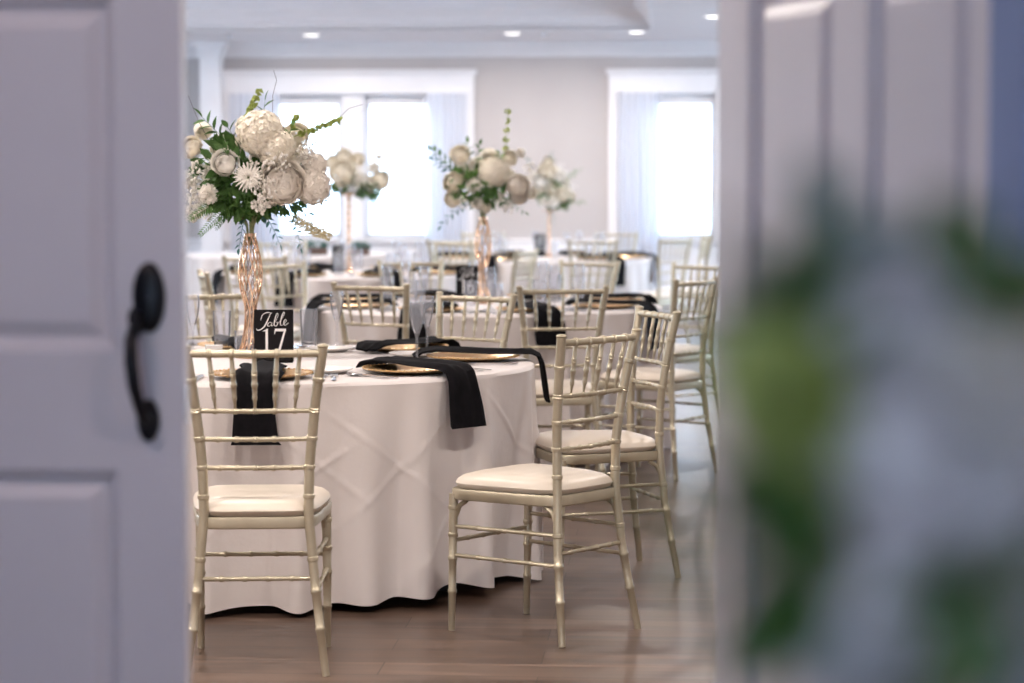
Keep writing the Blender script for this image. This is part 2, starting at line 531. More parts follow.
# windows
def window(n, u0, u1, z0, z1, sashes, label):
    root = link('window_%d' % n, None, None, W(0, 0), -TH)
    root['kind'] = 'structure'; root['label'] = label; root['category'] = 'window'
    b = MB()
    b.box(u0 - .075, u0, -.03, 0, z0, z1); b.box(u1, u1 + .075, -.03, 0, z0, z1)
    b.box(u0 - .075, u1 + .075, -.035, 0, z1, z1 + .17)
    b.prism([(0, z1 + .17), (-.05, z1 + .17), (-.075, z1 + .20), (-.085, z1 + .225), (0, z1 + .225)], u0 - .10, u1 + .10, 'x')
    b.box(u0 - .075, u1 + .075, -.045, 0, z1 - .012, z1 + .008)
    b.box(u0, u0 + .02, 0, .2, z0, z1); b.box(u1 - .02, u1, 0, .2, z0, z1)
    b.box(u0, u1, 0, .2, z1 - .02, z1)
    part('casing', b, 'trim', root, False)
    b = MB(); b.box(u0 - .09, u1 + .09, -.07, .2, z0 - .03, z0); part('window_sill', b, 'trim', root, False)
    for a, c in sashes:
        b = MB()
        for (x0, x1, q0, q1) in ((a, a + .05, z0, z1), (c - .05, c, z0, z1), (a, c, z0, z0 + .06), (a, c, z1 - .125, z1)):
            b.box(x0, x1, .11, .15, q0, q1)
        s = part('sash', b, 'trim', root, False)
        b = MB(); b.box(a + .05, c - .05, .125, .13, z0 + .06, z1 - .125); part('pane', b, 'pane', s, False)
    return root
w0 = WIN[0]
window(1, *w0, [(-2.38, -1.70), (-1.48, -.78)], 'wide double window with white casing behind the tables')
b = MB(); b.box(-1.70, -1.48, .03, .17, .80, 2.25); b.box(-2.80, -2.38, .06, .17, .80, 2.25); b.box(-.78, -.45, .06, .17, .80, 2.25); b.box(1.03, 1.38, .06, .17, .80, 2.25)
o = struct('trim_4', b, 'trim', label='white boards between and beside the window sashes', cat='mullion')
w1 = WIN[1]
window(2, *w1, [(1.38, 2.01)], 'single window with white casing at the far right')
portal(-2.38, -.78, .22, w0[2], w0[3], -1)
portal(1.38, w1[1], .22, w1[2], w1[3], -1)
for i, (v0, v1) in enumerate(LW):
    b = MB()
    b.box(RU0, RU0 + .03, v0 - .08, v0, .75, 2.38); b.box(RU0, RU0 + .03, v1, v1 + .08, .75, 2.38)
    b.box(RU0, RU0 + .04, v0 - .1, v1 + .1, 2.3, 2.45); b.box(RU0 - .2, RU0 + .06, v0 - .1, v1 + .1, .75, .8)
    b.box(RU0 - .1, RU0 - .06, (v0 + v1) / 2 - .04, (v0 + v1) / 2 + .04, .8, 2.3)
    struct('window_%d' % (3 + i), b, 'trim', label='unseen white cased window added in the left side wall for daylight', cat='window')

for i, (v0, v1) in enumerate(RW):
    b = MB()
    b.box(RU1 - .03, RU1, v0 - .08, v0, 0, 2.38); b.box(RU1 - .03, RU1, v1, v1 + .08, 0, 2.38); b.box(RU1 - .04, RU1, v0 - .1, v1 + .1, 2.3, 2.45)
    for k in range(5):
        q = v0 + (v1 - v0) * k / 4
        b.box(RU1 + .05, RU1 + .1, q - .05, q + .05, .12, 2.3)
    b.box(RU1 + .05, RU1 + .1, v0, v1, .12, .32); b.box(RU1 + .05, RU1 + .1, v0, v1, 2.2, 2.3)
    struct('window_%d' % (6 + i), b, 'trim', label='unseen tall white glazed doors added in the right side wall for daylight', cat='window')
# blinds
def blind(u0, u1, z0, z1, label):
    root = thing('window_blind', label, 'blind', W((u0 + u1) / 2, .07), -TH, 'horizontal window blinds')
    hw = (u1 - u0) / 2
    b = MB(); b.box(-hw, hw, -.025, .025, z1 - .045, z1); part('head_rail', b, 'trim', root, False)
    b = MB(); z = z0 + .04
    while z < z1 - .05:
        bb = [(-.02, z - .010), (.02, z + .010), (.02, z + .0125), (-.02, z - .0075)]
        b.prism(bb, -hw, hw, 'x'); z += .042
    part('slats', b, 'blind', root, False)
    b = MB(); b.box(-hw, hw, -.02, .02, z0 + .002, z0 + .022); part('bottom_rail', b, 'trim', root, False)
blind(-2.36, -1.72, .80, 2.17, 'white horizontal blind in the left half of the double window')
blind(-1.46, -.80, .80, 2.17, 'white horizontal blind in the right half of the double window')
blind(1.40, 1.99, .80, 2.17, 'white horizontal blind in the far right window')
def curtain(u0, u1, z0, z1, label, seed, v=-.095):
    rnd = random.Random(seed)
    b = MB(); n = 90; rows = []
    ph = [rnd.uniform(0, 6.28) for _ in range(3)]
    for i in range(14):
        t = i / 13; z = z1 - (z1 - z0) * t; r = []
        for k in range(n):
            q = k / (n - 1)
            amp = .012 + .02 * t
            y = amp * math.sin(q * 38 * (u1 - u0) / .45 + ph[0]) + .010 * math.sin(q * 17 + ph[1] + t) 
            r.append((u0 + (u1 - u0) * q * (1 + .03 * t), y, z))
        rows.append(r)
    b.quadgrid(rows)
    o = link('sheer_curtain', b.mesh('sheer_curtain', 'sheer'), None, W(0, v), -TH)
    tag(o, label, 'curtain')
curtain(-2.80, -2.30, .03, 2.24, 'sheer white curtain at the left end of the double window', 1)
curtain(-.85, -.44, .03, 2.24, 'sheer white curtain at the right end of the double window', 2)
curtain(1.06, 1.47, .03, 2.24, 'sheer white curtain on the left side of the far right window', 3)

# ceiling lights
def ceiling_light(u, v, z, label, first=[None]):
    if first[0] is None:
        root = thing('ceiling_light', label, 'ceiling light')
        b = MB(); b.lathe([(.072, -.001), (.072, -.006), (.095, -.008), (.10, 0.0)], 28); ring = part('trim_ring', b, 'trim', root)
        b = MB(); b.disc(.072, -.003, 28, False); part('lens', b, 'lens', ring)
        l = bpy.data.lights.new('lamp', 'AREA'); l.shape = 'DISK'; l.size = .14; l.energy = LAMP_POWER; l.color = LAMP_COLOR
        lo = bpy.data.objects.new('lamp', l); COL.objects.link(lo); lo.parent = root; lo.location = (0, 0, -.012)
        first[0] = root
    else:
        root = copy_tree(first[0])
    root.location = W(u, v, z); root.rotation_euler = (0, 0, 0)
    root['label'] = label; root['group'] = 'round recessed ceiling lights'
    return root
ceiling_light(-1.79, -1.37, H, 'round recessed ceiling light above the double window')
ceiling_light(.106, -1.5, H, 'round recessed ceiling light above the bare wall between the windows')
ceiling_light(1.25, -1.62, H, 'round recessed ceiling light nearest above the far right window')
ceiling_light(1.92, -3.68, H, 'round recessed ceiling light at the top right by the open door')
for v in (-7.0, -10.5, -14, -17.5):
    ceiling_light(2.6, v, H, 'round recessed ceiling light over the right side of the room, out of view')
for u in (-3.9, -2.5, -1.1, .3, 1.6):  # row added to light the flower and chair fronts
    ceiling_light(u, -18.6, H, 'round recessed ceiling light added near the doorway, out of view')
for v in (-6.5, -11.5, -16.5):
    ceiling_light(-5.8, v, H, 'round recessed ceiling light over the left side of the room, out of view')
for u in (-3.6, -1.9, -.2):
    for v in (-15.6, -12.2, -8.8, -5.4):
        ceiling_light(u, v, H + .40, 'round recessed light inside the ceiling tray, out of view')
for u, v in ((0.3, -21.5), (2.6, -21.9), (0.2, -25.5), (3.0, -25.5)):  # unseen hall lamps added to warm the light on the doors
    hl = ceiling_light(u, v, H, 'round recessed light added in the hall ceiling, out of view')
    hl['group'] = 'recessed lights added in the hall'
    for ch in kids(hl):
        if ch.type == 'LIGHT':
            ch.data = ch.data.copy() 
            ch.data.energy = HALL_LAMP; ch.data.color = HALL_COLOR
for (px_, u, v) in ((0, -2.55, -1.45), (1, .40, -1.5)):
    root = thing('sprinkler', ['small ceiling sprinkler head beside the pilaster', 'small ceiling sprinkler head between two ceiling lights'][px_], 'sprinkler', W(u, v, H), 0)
    b = MB(); b.lathe([(.0, -.004), (.035, -.004), (.038, 0)], 16); part('escutcheon', b, 'silver', root)
    b = MB(); b.tube([(0, 0, -.003), (0, 0, -.03)], [.008, .006], 8); b.lathe([(.0, -.035), (.018, -.035), (.018, -.032), (0, -.032)], 10); part('nozzle', b, 'silver', root)

# ---------------------------------------------------------------- the doors
def door_leaf():
    """six panel leaf, x 0..DW, y -.02...02, z 0..DH; panels moulded on both faces"""
    st, mu = .105, .10
    pw = (DW - 2 * st - mu) / 2
    xs = [0, st, st + pw, st + pw + mu, DW - st, DW]
    zs = [.01, .25, .925, 1.112, 1.672, 1.78, 2.02, DH]
    b = MB()
    for sgn in (-1, 1):
        y = .02 * sgn
        def q(a): 
            b.f.append(tuple(a) if sgn < 0 else tuple(reversed(a)))
        for i in range(5):
            for j in range(7):
                x0, x1, z0, z1 = xs[i], xs[i + 1], zs[j], zs[j + 1]
                if i in (1, 3) and j in (1, 3, 5):
                    rings = [(0, 0), (.004, .003), (.008, .004), (.017, .016), (.025, .017), (.046, .006), (.050, .005)]
                    rows = [[(x0 + o, y - sgn * d, z0 + o), (x1 - o, y - sgn * d, z0 + o), (x1 - o, y - sgn * d, z1 - o), (x0 + o, y - sgn * d, z1 - o)] for o, d in rings]
                    base = b.quadgrid(rows, True, flip=sgn > 0)
                    e = base + 4 * (len(rings) - 1)
                    q((e, e + 1, e + 2, e + 3))
                else:
                    k = len(b.v)
                    b.v += [(x0, y, z0), (x1, y, z0), (x1, y, z1), (x0, y, z1)]
                    q((k, k + 1, k + 2, k + 3))
    k = len(b.v)
    b.v += [(x, y, z) for z in (.01, DH) for x, y in ((0, -.02), (DW, -.02), (DW, .02), (0, .02))]
    for f in ((0, 1, 5, 4), (1, 2, 6, 5), (2, 3, 7, 6), (3, 0, 4, 7), (0, 3, 2, 1), (4, 5, 6, 7)):
        if f in ((0, 1, 5, 4), (2, 3, 7, 6)): continue
        b.f.append(tuple(k + t for t in f))
    return b.mesh('door', 'door', False)
dm = door_leaf()
# closed leaf: right edge at EDGE
d1 = link('door_1', dm); d1['kind'] = 'structure'; d1['category'] = 'door'
d1['label'] = 'closed white panelled door leaf with black handle on the left'
c = EDGE + Vector((SN, CS)) * .02
d1.location = (c.x - DW * CS, c.y + DW * SN, 0); d1.rotation_euler = (0, 0, -TH)
# open leaf
d2 = link('door_2', dm); d2['kind'] = 'structure'; d2['category'] = 'door'
d2['label'] = 'white panelled door leaf swung open on the right'
dd = FREE - HINGE
dn = Vector((-dd.y, dd.x)).normalized()   # away from the visible face
if dn.x < 0: dn = -dn
d2.location = (HINGE.x + dn.x * .022, HINGE.y + dn.y * .022, 0); d2.rotation_euler = (0, 0, math.atan2(dd.y, dd.x))
# butt hinges on the open leaf
for z in (.25, 1.07, 1.88):
    b = MB(); b.tube([(.0, .026, z - .05), (0, .026, z + .05)], .007, 10); b.box(-.001, .035, .0195, .0225, z - .05, z + .05)
    part('hinge', b, 'iron', d2)
# handle of the closed leaf (local x: DW is the edge; front is -y)
hx = DW - .052
hnd = link('door_handle', None, d1); hnd.location = (hx, -.02, 0)
def oval(cx, cz, rx, rz, th, name, par):
    rows = []
    for o, y in ((1.0, 0), (1.0, -th * .5), (.9, -th * .85), (.6, -th * 1.1), (.02, -th * 1.2)):
        rows.append([(cx + rx * o * math.cos(2 * PI * k / 28), y, cz + rz * o * math.sin(2 * PI * k / 28)) for k in range(28)])
    b = MB(); b.quadgrid(rows, True); return part(name, b, 'iron', par)
oval(-.001, 1.200, .026, .056, .014, 'escutcheon', hnd)
oval(-.004, 1.005, .018, .034, .014, 'foot_plate', hnd)
b = MB()
P = [(-.013, -.012, 1.155), (-.018, -.035, 1.152), (-.020, -.052, 1.135), (-.018, -.060, 1.10), (-.014, -.060, 1.065), (-.009, -.050, 1.035), (-.006, -.032, 1.012), (-.004, -.010, 1.004)]
b.tube(P, [.011, .010, .0105, .011, .0105, .0095, .009, .012], 12); part('grip', b, 'iron', hnd)
b = MB(); b.tube([(-.012, -.014, 1.168), (-.014, -.045, 1.168), (-.015, -.062, 1.172)], [.008, .012, .015], 12, sx=.5); part('thumb_latch', b, 'iron', hnd)
# latch face on the edge
b = MB(); b.box(DW, DW + .0015, -.012, .012, 1.0, 1.06); part('latch_plate', b, 'silver', d1, False)

# ---------------------------------------------------------------- chiavari chairs
def nodes_tube(pts, r, nodes, bulge=1.28, n=10):
    """path with ring nodes at given fractions 0..1 of its length"""
    pts = [Vector(p) for p in pts]
    L = [0]
    for i in range(1, len(pts)): L.append(L[-1] + (pts[i] - pts[i - 1]).length)
    tot = L[-1]
    def at(t):
        d = t * tot
        for i in range(1, len(pts)):
            if d <= L[i] + 1e-9:
                q = (d - L[i - 1]) / max(L[i] - L[i - 1], 1e-9)
                return pts[i - 1].lerp(pts[i], q)
        return pts[-1]
    samples = {0.0, 1.0}
    for l in L: samples.add(l / tot)
    ev = []
    for t in nodes:
        w = .0055 / tot
        for dt, k in ((-w * 1.3, 1.0), (-w * .8, bulge), (w * .8, bulge), (w * 1.3, 1.0)):
            ev.append((t + dt, k))
    allv = sorted([(t, None) for t in samples if all(abs(t - e[0]) > .004 for e in ev)] + ev)
    P, R = [], []
    for t, k in allv:
        t = min(max(t, 0), 1)
        rr = r(t) if callable(r) else r
        P.append(at(t)); R.append(rr * (k or 1.0))
    return MB().tube(P, R, n)
PX = {0: (.194, -.245), .12: (.179, -.226), .27: (.162, -.204), .45: (.146, -.190), .58: (.149, -.190), .66: (.156, -.196), .745: (.165, -.206), .83: (.176, -.220), .925: (.190, -.238)}
def post_at(z):
    ks = sorted(PX)
    for a, c in zip(ks, ks[1:]):
        if z <= c:
            t = (z - a) / (c - a)
            return (PX[a][0] * (1 - t) + PX[c][0] * t, PX[a][1] * (1 - t) + PX[c][1] * t)
    return PX[ks[-1]]
def build_chair():
    root = thing('chiavari_chair', '', 'chair')
    for s in (-1, 1):
        path = [(s * PX[z][0], PX[z][1], z) for z in sorted(PX)]
        nod = [z / .925 for z in (.13, .235, .325, .50, .582, .663, .743, .83)]
        b = nodes_tube(path, lambda t: .0108 + .0036 * math.sin(min(t * 1.6, 1) * PI / 2) , nod, 1.18, 12)
        b.ball((s * .190, -.238, .925), .0165, 12, 6, .45)
        part('back_leg', b, 'chair', root)
        fp = [(s * .187, .188, 0), (s * .187, .184, .22), (s * .186, .180, .425)]
        b = nodes_tube(fp, lambda t: .0105 + .0042 * t, [.29, .53, .70, .90], 1.18, 12)
        part('front_leg', b, 'chair', root)
    # rails of the back
    def rail(z, r, nod, name='back_rail'):
        x, y = post_at(z)
        n = 11
        pts = [(-x + 2 * x * i / (n - 1), y - .014 * math.sin(PI * i / (n - 1)), z) for i in range(n)]
        part(name, nodes_tube(pts, r, nod, 1.3, 10), 'chair', root)
    rail(.905, .0108, [.0001 + k / 6 for k in range(1, 6)], 'top_rail')
    for z in (.743, .663, .582): rail(z, .0068, [k / 6 for k in range(1, 6)])
    # spindles
    for k in range(1, 6):
        q = k / 6
        x1, y1 = post_at(.905); x0, y0 = post_at(.743)
        a = Vector((-x1 + 2 * x1 * q, y1 - .014 * math.sin(PI * q), .900)); c = Vector((-x0 + 2 * x0 * q, y0 - .014 * math.sin(PI * q), .746))
        part('spindle', nodes_tube([a, a.lerp(c, .33), a.lerp(c, .66), c], lambda t: .0076 - .0016 * abs(t - .45) / .5 - (.0030 * max(0, t - .7) / .3), [.32, .54, .78], 1.22, 8), 'chair', root)
    # seat frame: rounded trapezoid ring
    def outline(grow, z, n=44, e=.40):
        pts = []
        for k in range(n):
            a = 2 * PI * k / n
            ca, sa = math.cos(a), math.sin(a)
            x = math.copysign(abs(ca) ** e, ca); y = math.copysign(abs(sa) ** e, sa)
            yy = y * (.202 + grow)
            hw = (.212 + grow) - (.046) * (1 - (y + 1) / 2)
            pts.append((x * hw, yy + .0 - .002, z))
        return pts
    b = MB()
    rows = [outline(g, z, 44, .26) for g, z in ((-.026, .409), (-.006, .409), (-.002, .413), (.000, .436), (-.003, .443), (-.03, .443))]
    base = b.quadgrid(rows, True)
    n = 44; e = base + 5 * n
    b.f.append(tuple(e + k for k in range(n))); b.f.append(tuple(base + k for k in reversed(range(n))))
    seat = part('seat_frame', b, 'chair', root)
    b = MB()
    rows = [outline(-.012, .443), outline(-.003, .449), outline(.001, .460), outline(-.004, .471), outline(-.018, .482), outline(-.048, .491), outline(-.10, .497), outline(-.16, .499)]
    base = b.quadgrid(rows, True); e = base + 7 * n
    b.f.append(tuple(e + k for k in range(n)))
    part('cushion', b, 'cushion', seat, label='ivory vinyl seat cushion')
    # curved brackets beneath the seat
    for s in (-1, 1):
        b = MB(); b.tube([(s * .177, .135, .407), (s * .177, .163, .39), (s * .178, .176, .355)], [.008, .008, .006], 8); part('bracket', b, 'chair', root)
        b = MB(); b.tube([(s * .150, -.15, .407), (s * .152, -.178, .39), (s * .155, -.192, .355)], [.008, .008, .006], 8); part('bracket', b, 'chair', root)
    # stretchers
    for s in (-1, 1):
        for z in (.325, .235):
            x, y = post_at(z)
            part('stretcher', nodes_tube([(s * x, y, z), (s * .187, .184, z)], .0064, [.25, .5, .75], 1.3, 8), 'chair', root)
    x, y = post_at(.27)
    part('stretcher', nodes_tube([(-x, y, .27), (x, y, .27)], .0066, [.2, .4, .6, .8], 1.3, 8), 'chair', root)
    part('stretcher', nodes_tube([(-.187, .184, .28), (.187, .184, .28)], .0066, [.2, .4, .6, .8], 1.3, 8), 'chair', root)
    return root
proto_chair = build_chair()
used = [False]
def chair(bx, by, d, label, group):
    """bx,by: middle of the back at floor level; d facing direction"""
    o = proto_chair if not used[0] else copy_tree(proto_chair)
    used[0] = True
    v = Vector(d).normalized()
    o.location = (bx + v.x * .22, by + v.y * .22, 0)
    o.rotation_euler = (0, 0, aim(v))
    o['label'] = label; o['group'] = group
    return o

T1 = Vector((-.835, 8.50)); T2 = Vector((-.15, 12.40)); T3 = Vector((-1.13, 16.7)); T4 = Vector((.25, 19.9)); T5 = Vector((-2.0, 20.9))
g1, g2, g3, g4 = 'gold chairs around the nearest table', 'gold chairs around the second table', 'gold chairs around the third table', 'gold chairs around the far right table'
chair(-.715, 6.70, (-.05, 1), 'gold slatted chair with ivory seat, back to us beside the closed door', g1)
chair(.250, 7.27, (-.78, .62), 'gold slatted chair standing nearest in the middle of the floor, turned left', g1)
chair(.50, 8.55, (-.955, -.295), 'gold chair seen from the side, right behind the nearest middle chair', g1)
chair(-.155, 9.74, (-.60, -.80), 'gold chair beyond the champagne flutes on the far side of the nearest table', g1)
chair(-1.23, 9.88, (.52, -.85), 'gold chair beyond the table number, behind the tall gold vase at left', g1)
chair(-.62, 10.72, (.48, .88), 'gold chair with its back to us, just left behind the two flutes', g2)
chair(.217, 10.42, (-.15, .99), 'gold chair with its back to us, left of the stacked row of side chairs', g2)
chair(.845, 11.25, (-.83, .56), 'gold chair at the far right front of the second table by the door edge', g2)
chair(1.01, 13.22, (-.74, -.67), 'gold chair partly behind the one beside the door edge, facing left', g2)
chair(.43, 13.70, (-.55, -.83), 'gold chair on the far right side of the second table', g2)
chair(-.57, 13.75, (.38, -.92), 'gold chair on the far side of the second table, left of its sign', g2)
chair(-1.27, 13.34, (.76, -.64), 'gold chair at the far left of the second table, right of the tall vase', g2)
chair(-1.53, 12.12, (.97, .22), 'gold chair seen edge on at the left end of the second table', g2)
chair(-1.55, 14.6, (.12, .99), 'gold chair with its back to us behind the tall gold vase', g3)
chair(.08, 15.85, (-.93, .36), 'gold chair seen from the side, right of the second wire vase', g3)
chair(-.42, 17.9, (-.55, -.83), 'gold chair on the far right side of the third table', g3)
chair(-1.7, 18.0, (.5, -.86), 'gold chair on the far left side of the third table', g3)
chair(.62, 18.55, (-.22, .97), 'gold chair at the near side of the far right table below the wall', g4)
chair(1.27, 18.95, (-.72, .69), 'gold chair in front of the far right window', g4)
chair(1.60, 20.0, (-.95, -.1), 'gold chair at the right end of the far right table, seen edge on', g4)
chair(-.47, 18.57, (.45, .89), 'gold chair at the near left side of the far right table', g4)
chair(.91, 21.22, (-.4, -.92), 'gold chair on the far side of the far right table', g4)
chair(-.25, 21.33, (.25, -.97), 'gold chair against the far wall between the two flower arrangements', g4)

# ---------------------------------------------------------------- tables and linens
R_T = .915; Z_T = .745
def cloth_mesh(seed, fine=False):
    rnd = random.Random(seed)
    b = MB(); n = 420 if fine else 260
    folds = []
    a = rnd.uniform(0, .3)
    while a < 2 * PI:
        folds.append((a, rnd.uniform(.045, .10), rnd.uniform(.5, 1.0)))
        a += rnd.uniform(.20, .40)
    def fold(th):
        v = 0
        for fa, w, h in folds:
            d = (th - fa + PI) % (2 * PI) - PI
            v += h * math.exp(-abs(d / w) ** (1.3 if d > 0 else 3.0))
        return v
    lines = [(rnd.uniform(0, 6.28), rnd.uniform(.3, .55), rnd.choice((-1, 1)) * rnd.uniform(.5, 1.1)) for _ in range(7)]
    if fine:   # fold marks left by storage, as they cross the front
        lines = [(5.06, .46, .85), (5.06, .46, -.75), (5.32, .30, .9), (4.70, .52, -.8), (4.62, .40, .6), (5.75, .5, -.7), (5.9, .35, .8)]
    rows = []
    # top
    for r in (.02, .2, .4, .6, .75, .85, .895):
        rows.append([(r * math.cos(t), r * math.sin(t), Z_T) for t in (2 * PI * k / n for k in range(n))])
    rows.append([(.910 * math.cos(t), .910 * math.sin(t), Z_T - .003) for t in (2 * PI * k / n for k in range(n))])
    m = 110 if fine else 30
    for i in range(m + 1):
        q = i / m
        row = []
        for k in range(n):
            t = 2 * PI * k / n
            f = fold(t)
            zb = .032 + .014 * math.sin(2 * t + seed) - .026 * f + .012 * math.sin(5 * t)
            z = (Z_T - .012) * (1 - q) + max(zb, .005) * q
            r = R_T + .003 + .024 * q + (f - .6) * .145 * q ** .75 + .004 * math.sin(t * 9 + q * 5)
            for (la, lz, sl) in lines:
                d = (t - la + PI) % (2 * PI) - PI
                if abs(d) < .34:
                    e = (z - (lz + sl * d * .9))
                    r += (.0050 if fine else .003) * math.exp(-(e / .0075) ** 2) * min(1, (1 - abs(d) / .34) * 2)
            row.append((r * math.cos(t), r * math.sin(t), z))
        rows.append(row)
    base = b.quadgrid(rows, True)
    b.f.append(tuple(base + k for k in range(n)))
    return b.mesh('tablecloth', 'cloth')
def round_table(c, rz, table_label, cloth_label, seed):
    t = thing('round_table', table_label, 'table', (c.x, c.y, 0), rz, 'round banquet tables')
    b = MB(); b.lathe([(0.001, .715), (.90, .715), (.905, .72), (.905, .735), (.90, .741), (.001, .741)], 60); part('tabletop', b, 'plywood', t)
    for k in range(4):
        a = PI / 4 + k * PI / 2
        b = MB(); b.tube([(.72 * math.cos(a), .72 * math.sin(a), 0), (.72 * math.cos(a), .72 * math.sin(a), .715)], .016, 10)
        b.lathe([(.001, 0), (.021, 0), (.021, .02), (.015, .025)], 10, (.72 * math.cos(a), .72 * math.sin(a), 0))
        part('leg', b, 'tableleg', t)
    b = MB(); 
    for s in (-1, 1):
        b.tube([(-.51 , s * .51, .12), (.51, s * .51, .12)], .010, 8)
    part('brace', b, 'tableleg', t)
    o = link('tablecloth', cloth_mesh(seed, fine=(c is T1)), None, (c.x, c.y, 0), rz)
    tag(o, cloth_label, 'tablecloth', 'white round tablecloths')
round_table(T1, math.radians(12), 'round table under the nearest white cloth, its black leg showing at the floor', 'white floor length cloth on the nearest round table', 4)
round_table(T2, .5, 'round table under the second white cloth from the front', 'white cloth on the second round table, behind the nearest one', 7)
round_table(T3, .9, 'round table under the third white cloth, below the smaller flowers at left', 'white cloth on the third table, behind the nearest table at left', 9)
round_table(T4, .2, 'round table under the white cloth before the far right window', 'white cloth on the far table at right, below the small flowers', 12)
round_table(T5, .2, 'round table under the white cloth before the double window', 'white cloth on the farthest left table before the double window', 15)

ZT = Z_T + .001
# prototypes of table ware -------------------------------------------------
def simple(name, build, m):
    b = MB(); build(b); return b.mesh(name, m)
def flute_mesh():
    b = MB()
    outer = [(.001, .001), (.030, .001), (.031, .003), (.012, .007), (.0045, .015), (.004, .06), (.0045, .088), (.009, .098), (.018, .125), (.0255, .165), (.0265, .19), (.0235, .212)]
    inner = [(.0225, .212), (.0255, .19), (.0245, .165), (.017, .127), (.008, .104), (.001, .100)]
    b.lathe(outer + inner, 20); return b.mesh('champagne_flute', 'glass')
def goblet_mesh():
    b = MB()
    outer = [(.001, .001), (.026, .001), (.029, .006), (.030, .02), (.033, .08), (.035, .145)]
    inner = [(.034, .145), (.032, .08), (.0285, .022), (.001, .016)]
    b.lathe(outer + inner, 20); return b.mesh('water_glass', 'glass')
FL, GB = flute_mesh(), goblet_mesh()
def charger_mesh():
    b = MB(); b.lathe([(.001, .003), (.085, .002), (.105, .004), (.118, .010), (.158, .017), (.165, .019), (.1655, .0165), (.160, .013), (.118, .005), (.10, 0), (.001, 0)], 48)
    rows = b
    for k in range(48):
        a = 2 * PI * k / 48
        b.ball((.163 * math.cos(a), .163 * math.sin(a), .018), .0045, 6, 4)
    return b.mesh('charger_plate', 'gold')
CH = charger_mesh()
def side_plate_mesh():
    b = MB(); b.lathe([(.001, .003), (.055, .003), (.088, .014), (.0895, .0155), (.088, .0115), (.055, 0), (.001, 0)], 40); return b.mesh('side_plate', 'china')
SP = side_plate_mesh()
def flat_strip(poly_w, ys, zs, th=.0018):
    b = MB(); rows = []
    for w, y, z in zip(poly_w, ys, zs):
        rows.append([(-w, y, z), (w, y, z), (w, y, z - th), (-w, y, z - th)])
    base = b.quadgrid(rows, True, flip=True)
    b.f.append((base, base + 1, base + 2, base + 3)); e = base + 4 * (len(rows) - 1)
    b.f.append((e + 3, e + 2, e + 1, e))
    return b
def fork_mesh():
    b = flat_strip([.006, .0085, .006, .0035, .0032, .006, .011, .012], [-.10, -.085, -.05, 0, .03, .045, .055, .07], [.004, .004, .005, .006, .006, .004, .003, .004])
    for k in range(4):
        x = -.0098 + k * .0065
        b.add(flat_strip([.002, .002, .0014], [.069, .09, .112], [.004, .005, .008]), Matrix.Translation((x, 0, 0)))
    return b.mesh('fork', 'silver')
def knife_mesh():
    b = flat_strip([.006, .008, .0075, .006, .008, .010, .009, .003], [-.11, -.09, -.02, .0, .012, .05, .09, .115], [.005] * 8, .003)
    return b.mesh('table_knife', 'silver')
def spoon_mesh():
    b = flat_strip([.006, .0085, .006, .0035, .0032], [-.10, -.085, -.05, 0, .04], [.004, .004, .005, .007, .007])
    rows = []
    for rr, z in ((1.0, .007), (.8, .0035), (.45, .001), (.05, .0005)):
        rows.append([(.019 * rr * math.cos(2 * PI * k / 16), .068 + .029 * rr * math.sin(2 * PI * k / 16), z) for k in range(16)])
    b.quadgrid(rows, True)
    return b.mesh('spoon', 'silver')
FK, KN, SN_ = fork_mesh(), knife_mesh(), spoon_mesh()
def napkin_mesh(seed, hang=.19, w=.072):
    """radial strip: +y points outwards from the table centre; y measured from the table centre"""
    rnd = random.Random(seed)
    path = [(.49, .010), (.52, .028), (.57, .034), (.62, .032), (.68, .031), (.75, .029), (.82, .029), (.87, .029), (.905, .027), (.932, .014), (.944, -.012), (.950, -.05), (.956, -.10), (.961, -hang + .01), (.963, -hang)]
    b = MB(); top, bot = [], []
    n = 13
    for i, (r, z) in enumerate(path):
        rt, rb = [], []
        nx = Vector(path[min(i + 1, len(path) - 1)]) - Vector(path[max(i - 1, 0)])
        nr = Vector((-nx.y, nx.x)).normalized()
        ww = w * (1.0 + .12 * math.sin(i * .9 + seed)) * (.75 if i == 0 else 1)
        for k in range(n):
            q = k / (n - 1) * 2 - 1
            wob = .005 * math.sin(q * 4 + i * .5 + seed) * (1 if i < 9 else .5) + .003 * math.sin(q * 9 + seed)
            th = .009 * (1 - abs(q) ** 8 * .6)
            x = q * ww + .006 * math.sin(i * .6 + seed)
            rt.append((x, r + nr.x * (th + wob), max(z + nr.y * (th + wob), z - .02)))
            rb.append((x, r + nr.x * wob * .6, z + nr.y * wob * .6))
        top.append(rt); bot.append(rb)
    rows = [t + list(reversed(q)) for t, q in zip(top, bot)]
    base = b.quadgrid(rows, True, flip=True); L = 2 * n
    b.f.append(tuple(base + k for k in range(L))); e = base + L * (len(rows) - 1)
    b.f.append(tuple(e + k for k in reversed(range(L))))
    return b.mesh('napkin', 'black')
NK = [napkin_mesh(s, h) for s, h in ((1, .19), (2.3, .165), (3.7, .15), (5.1, .20))]

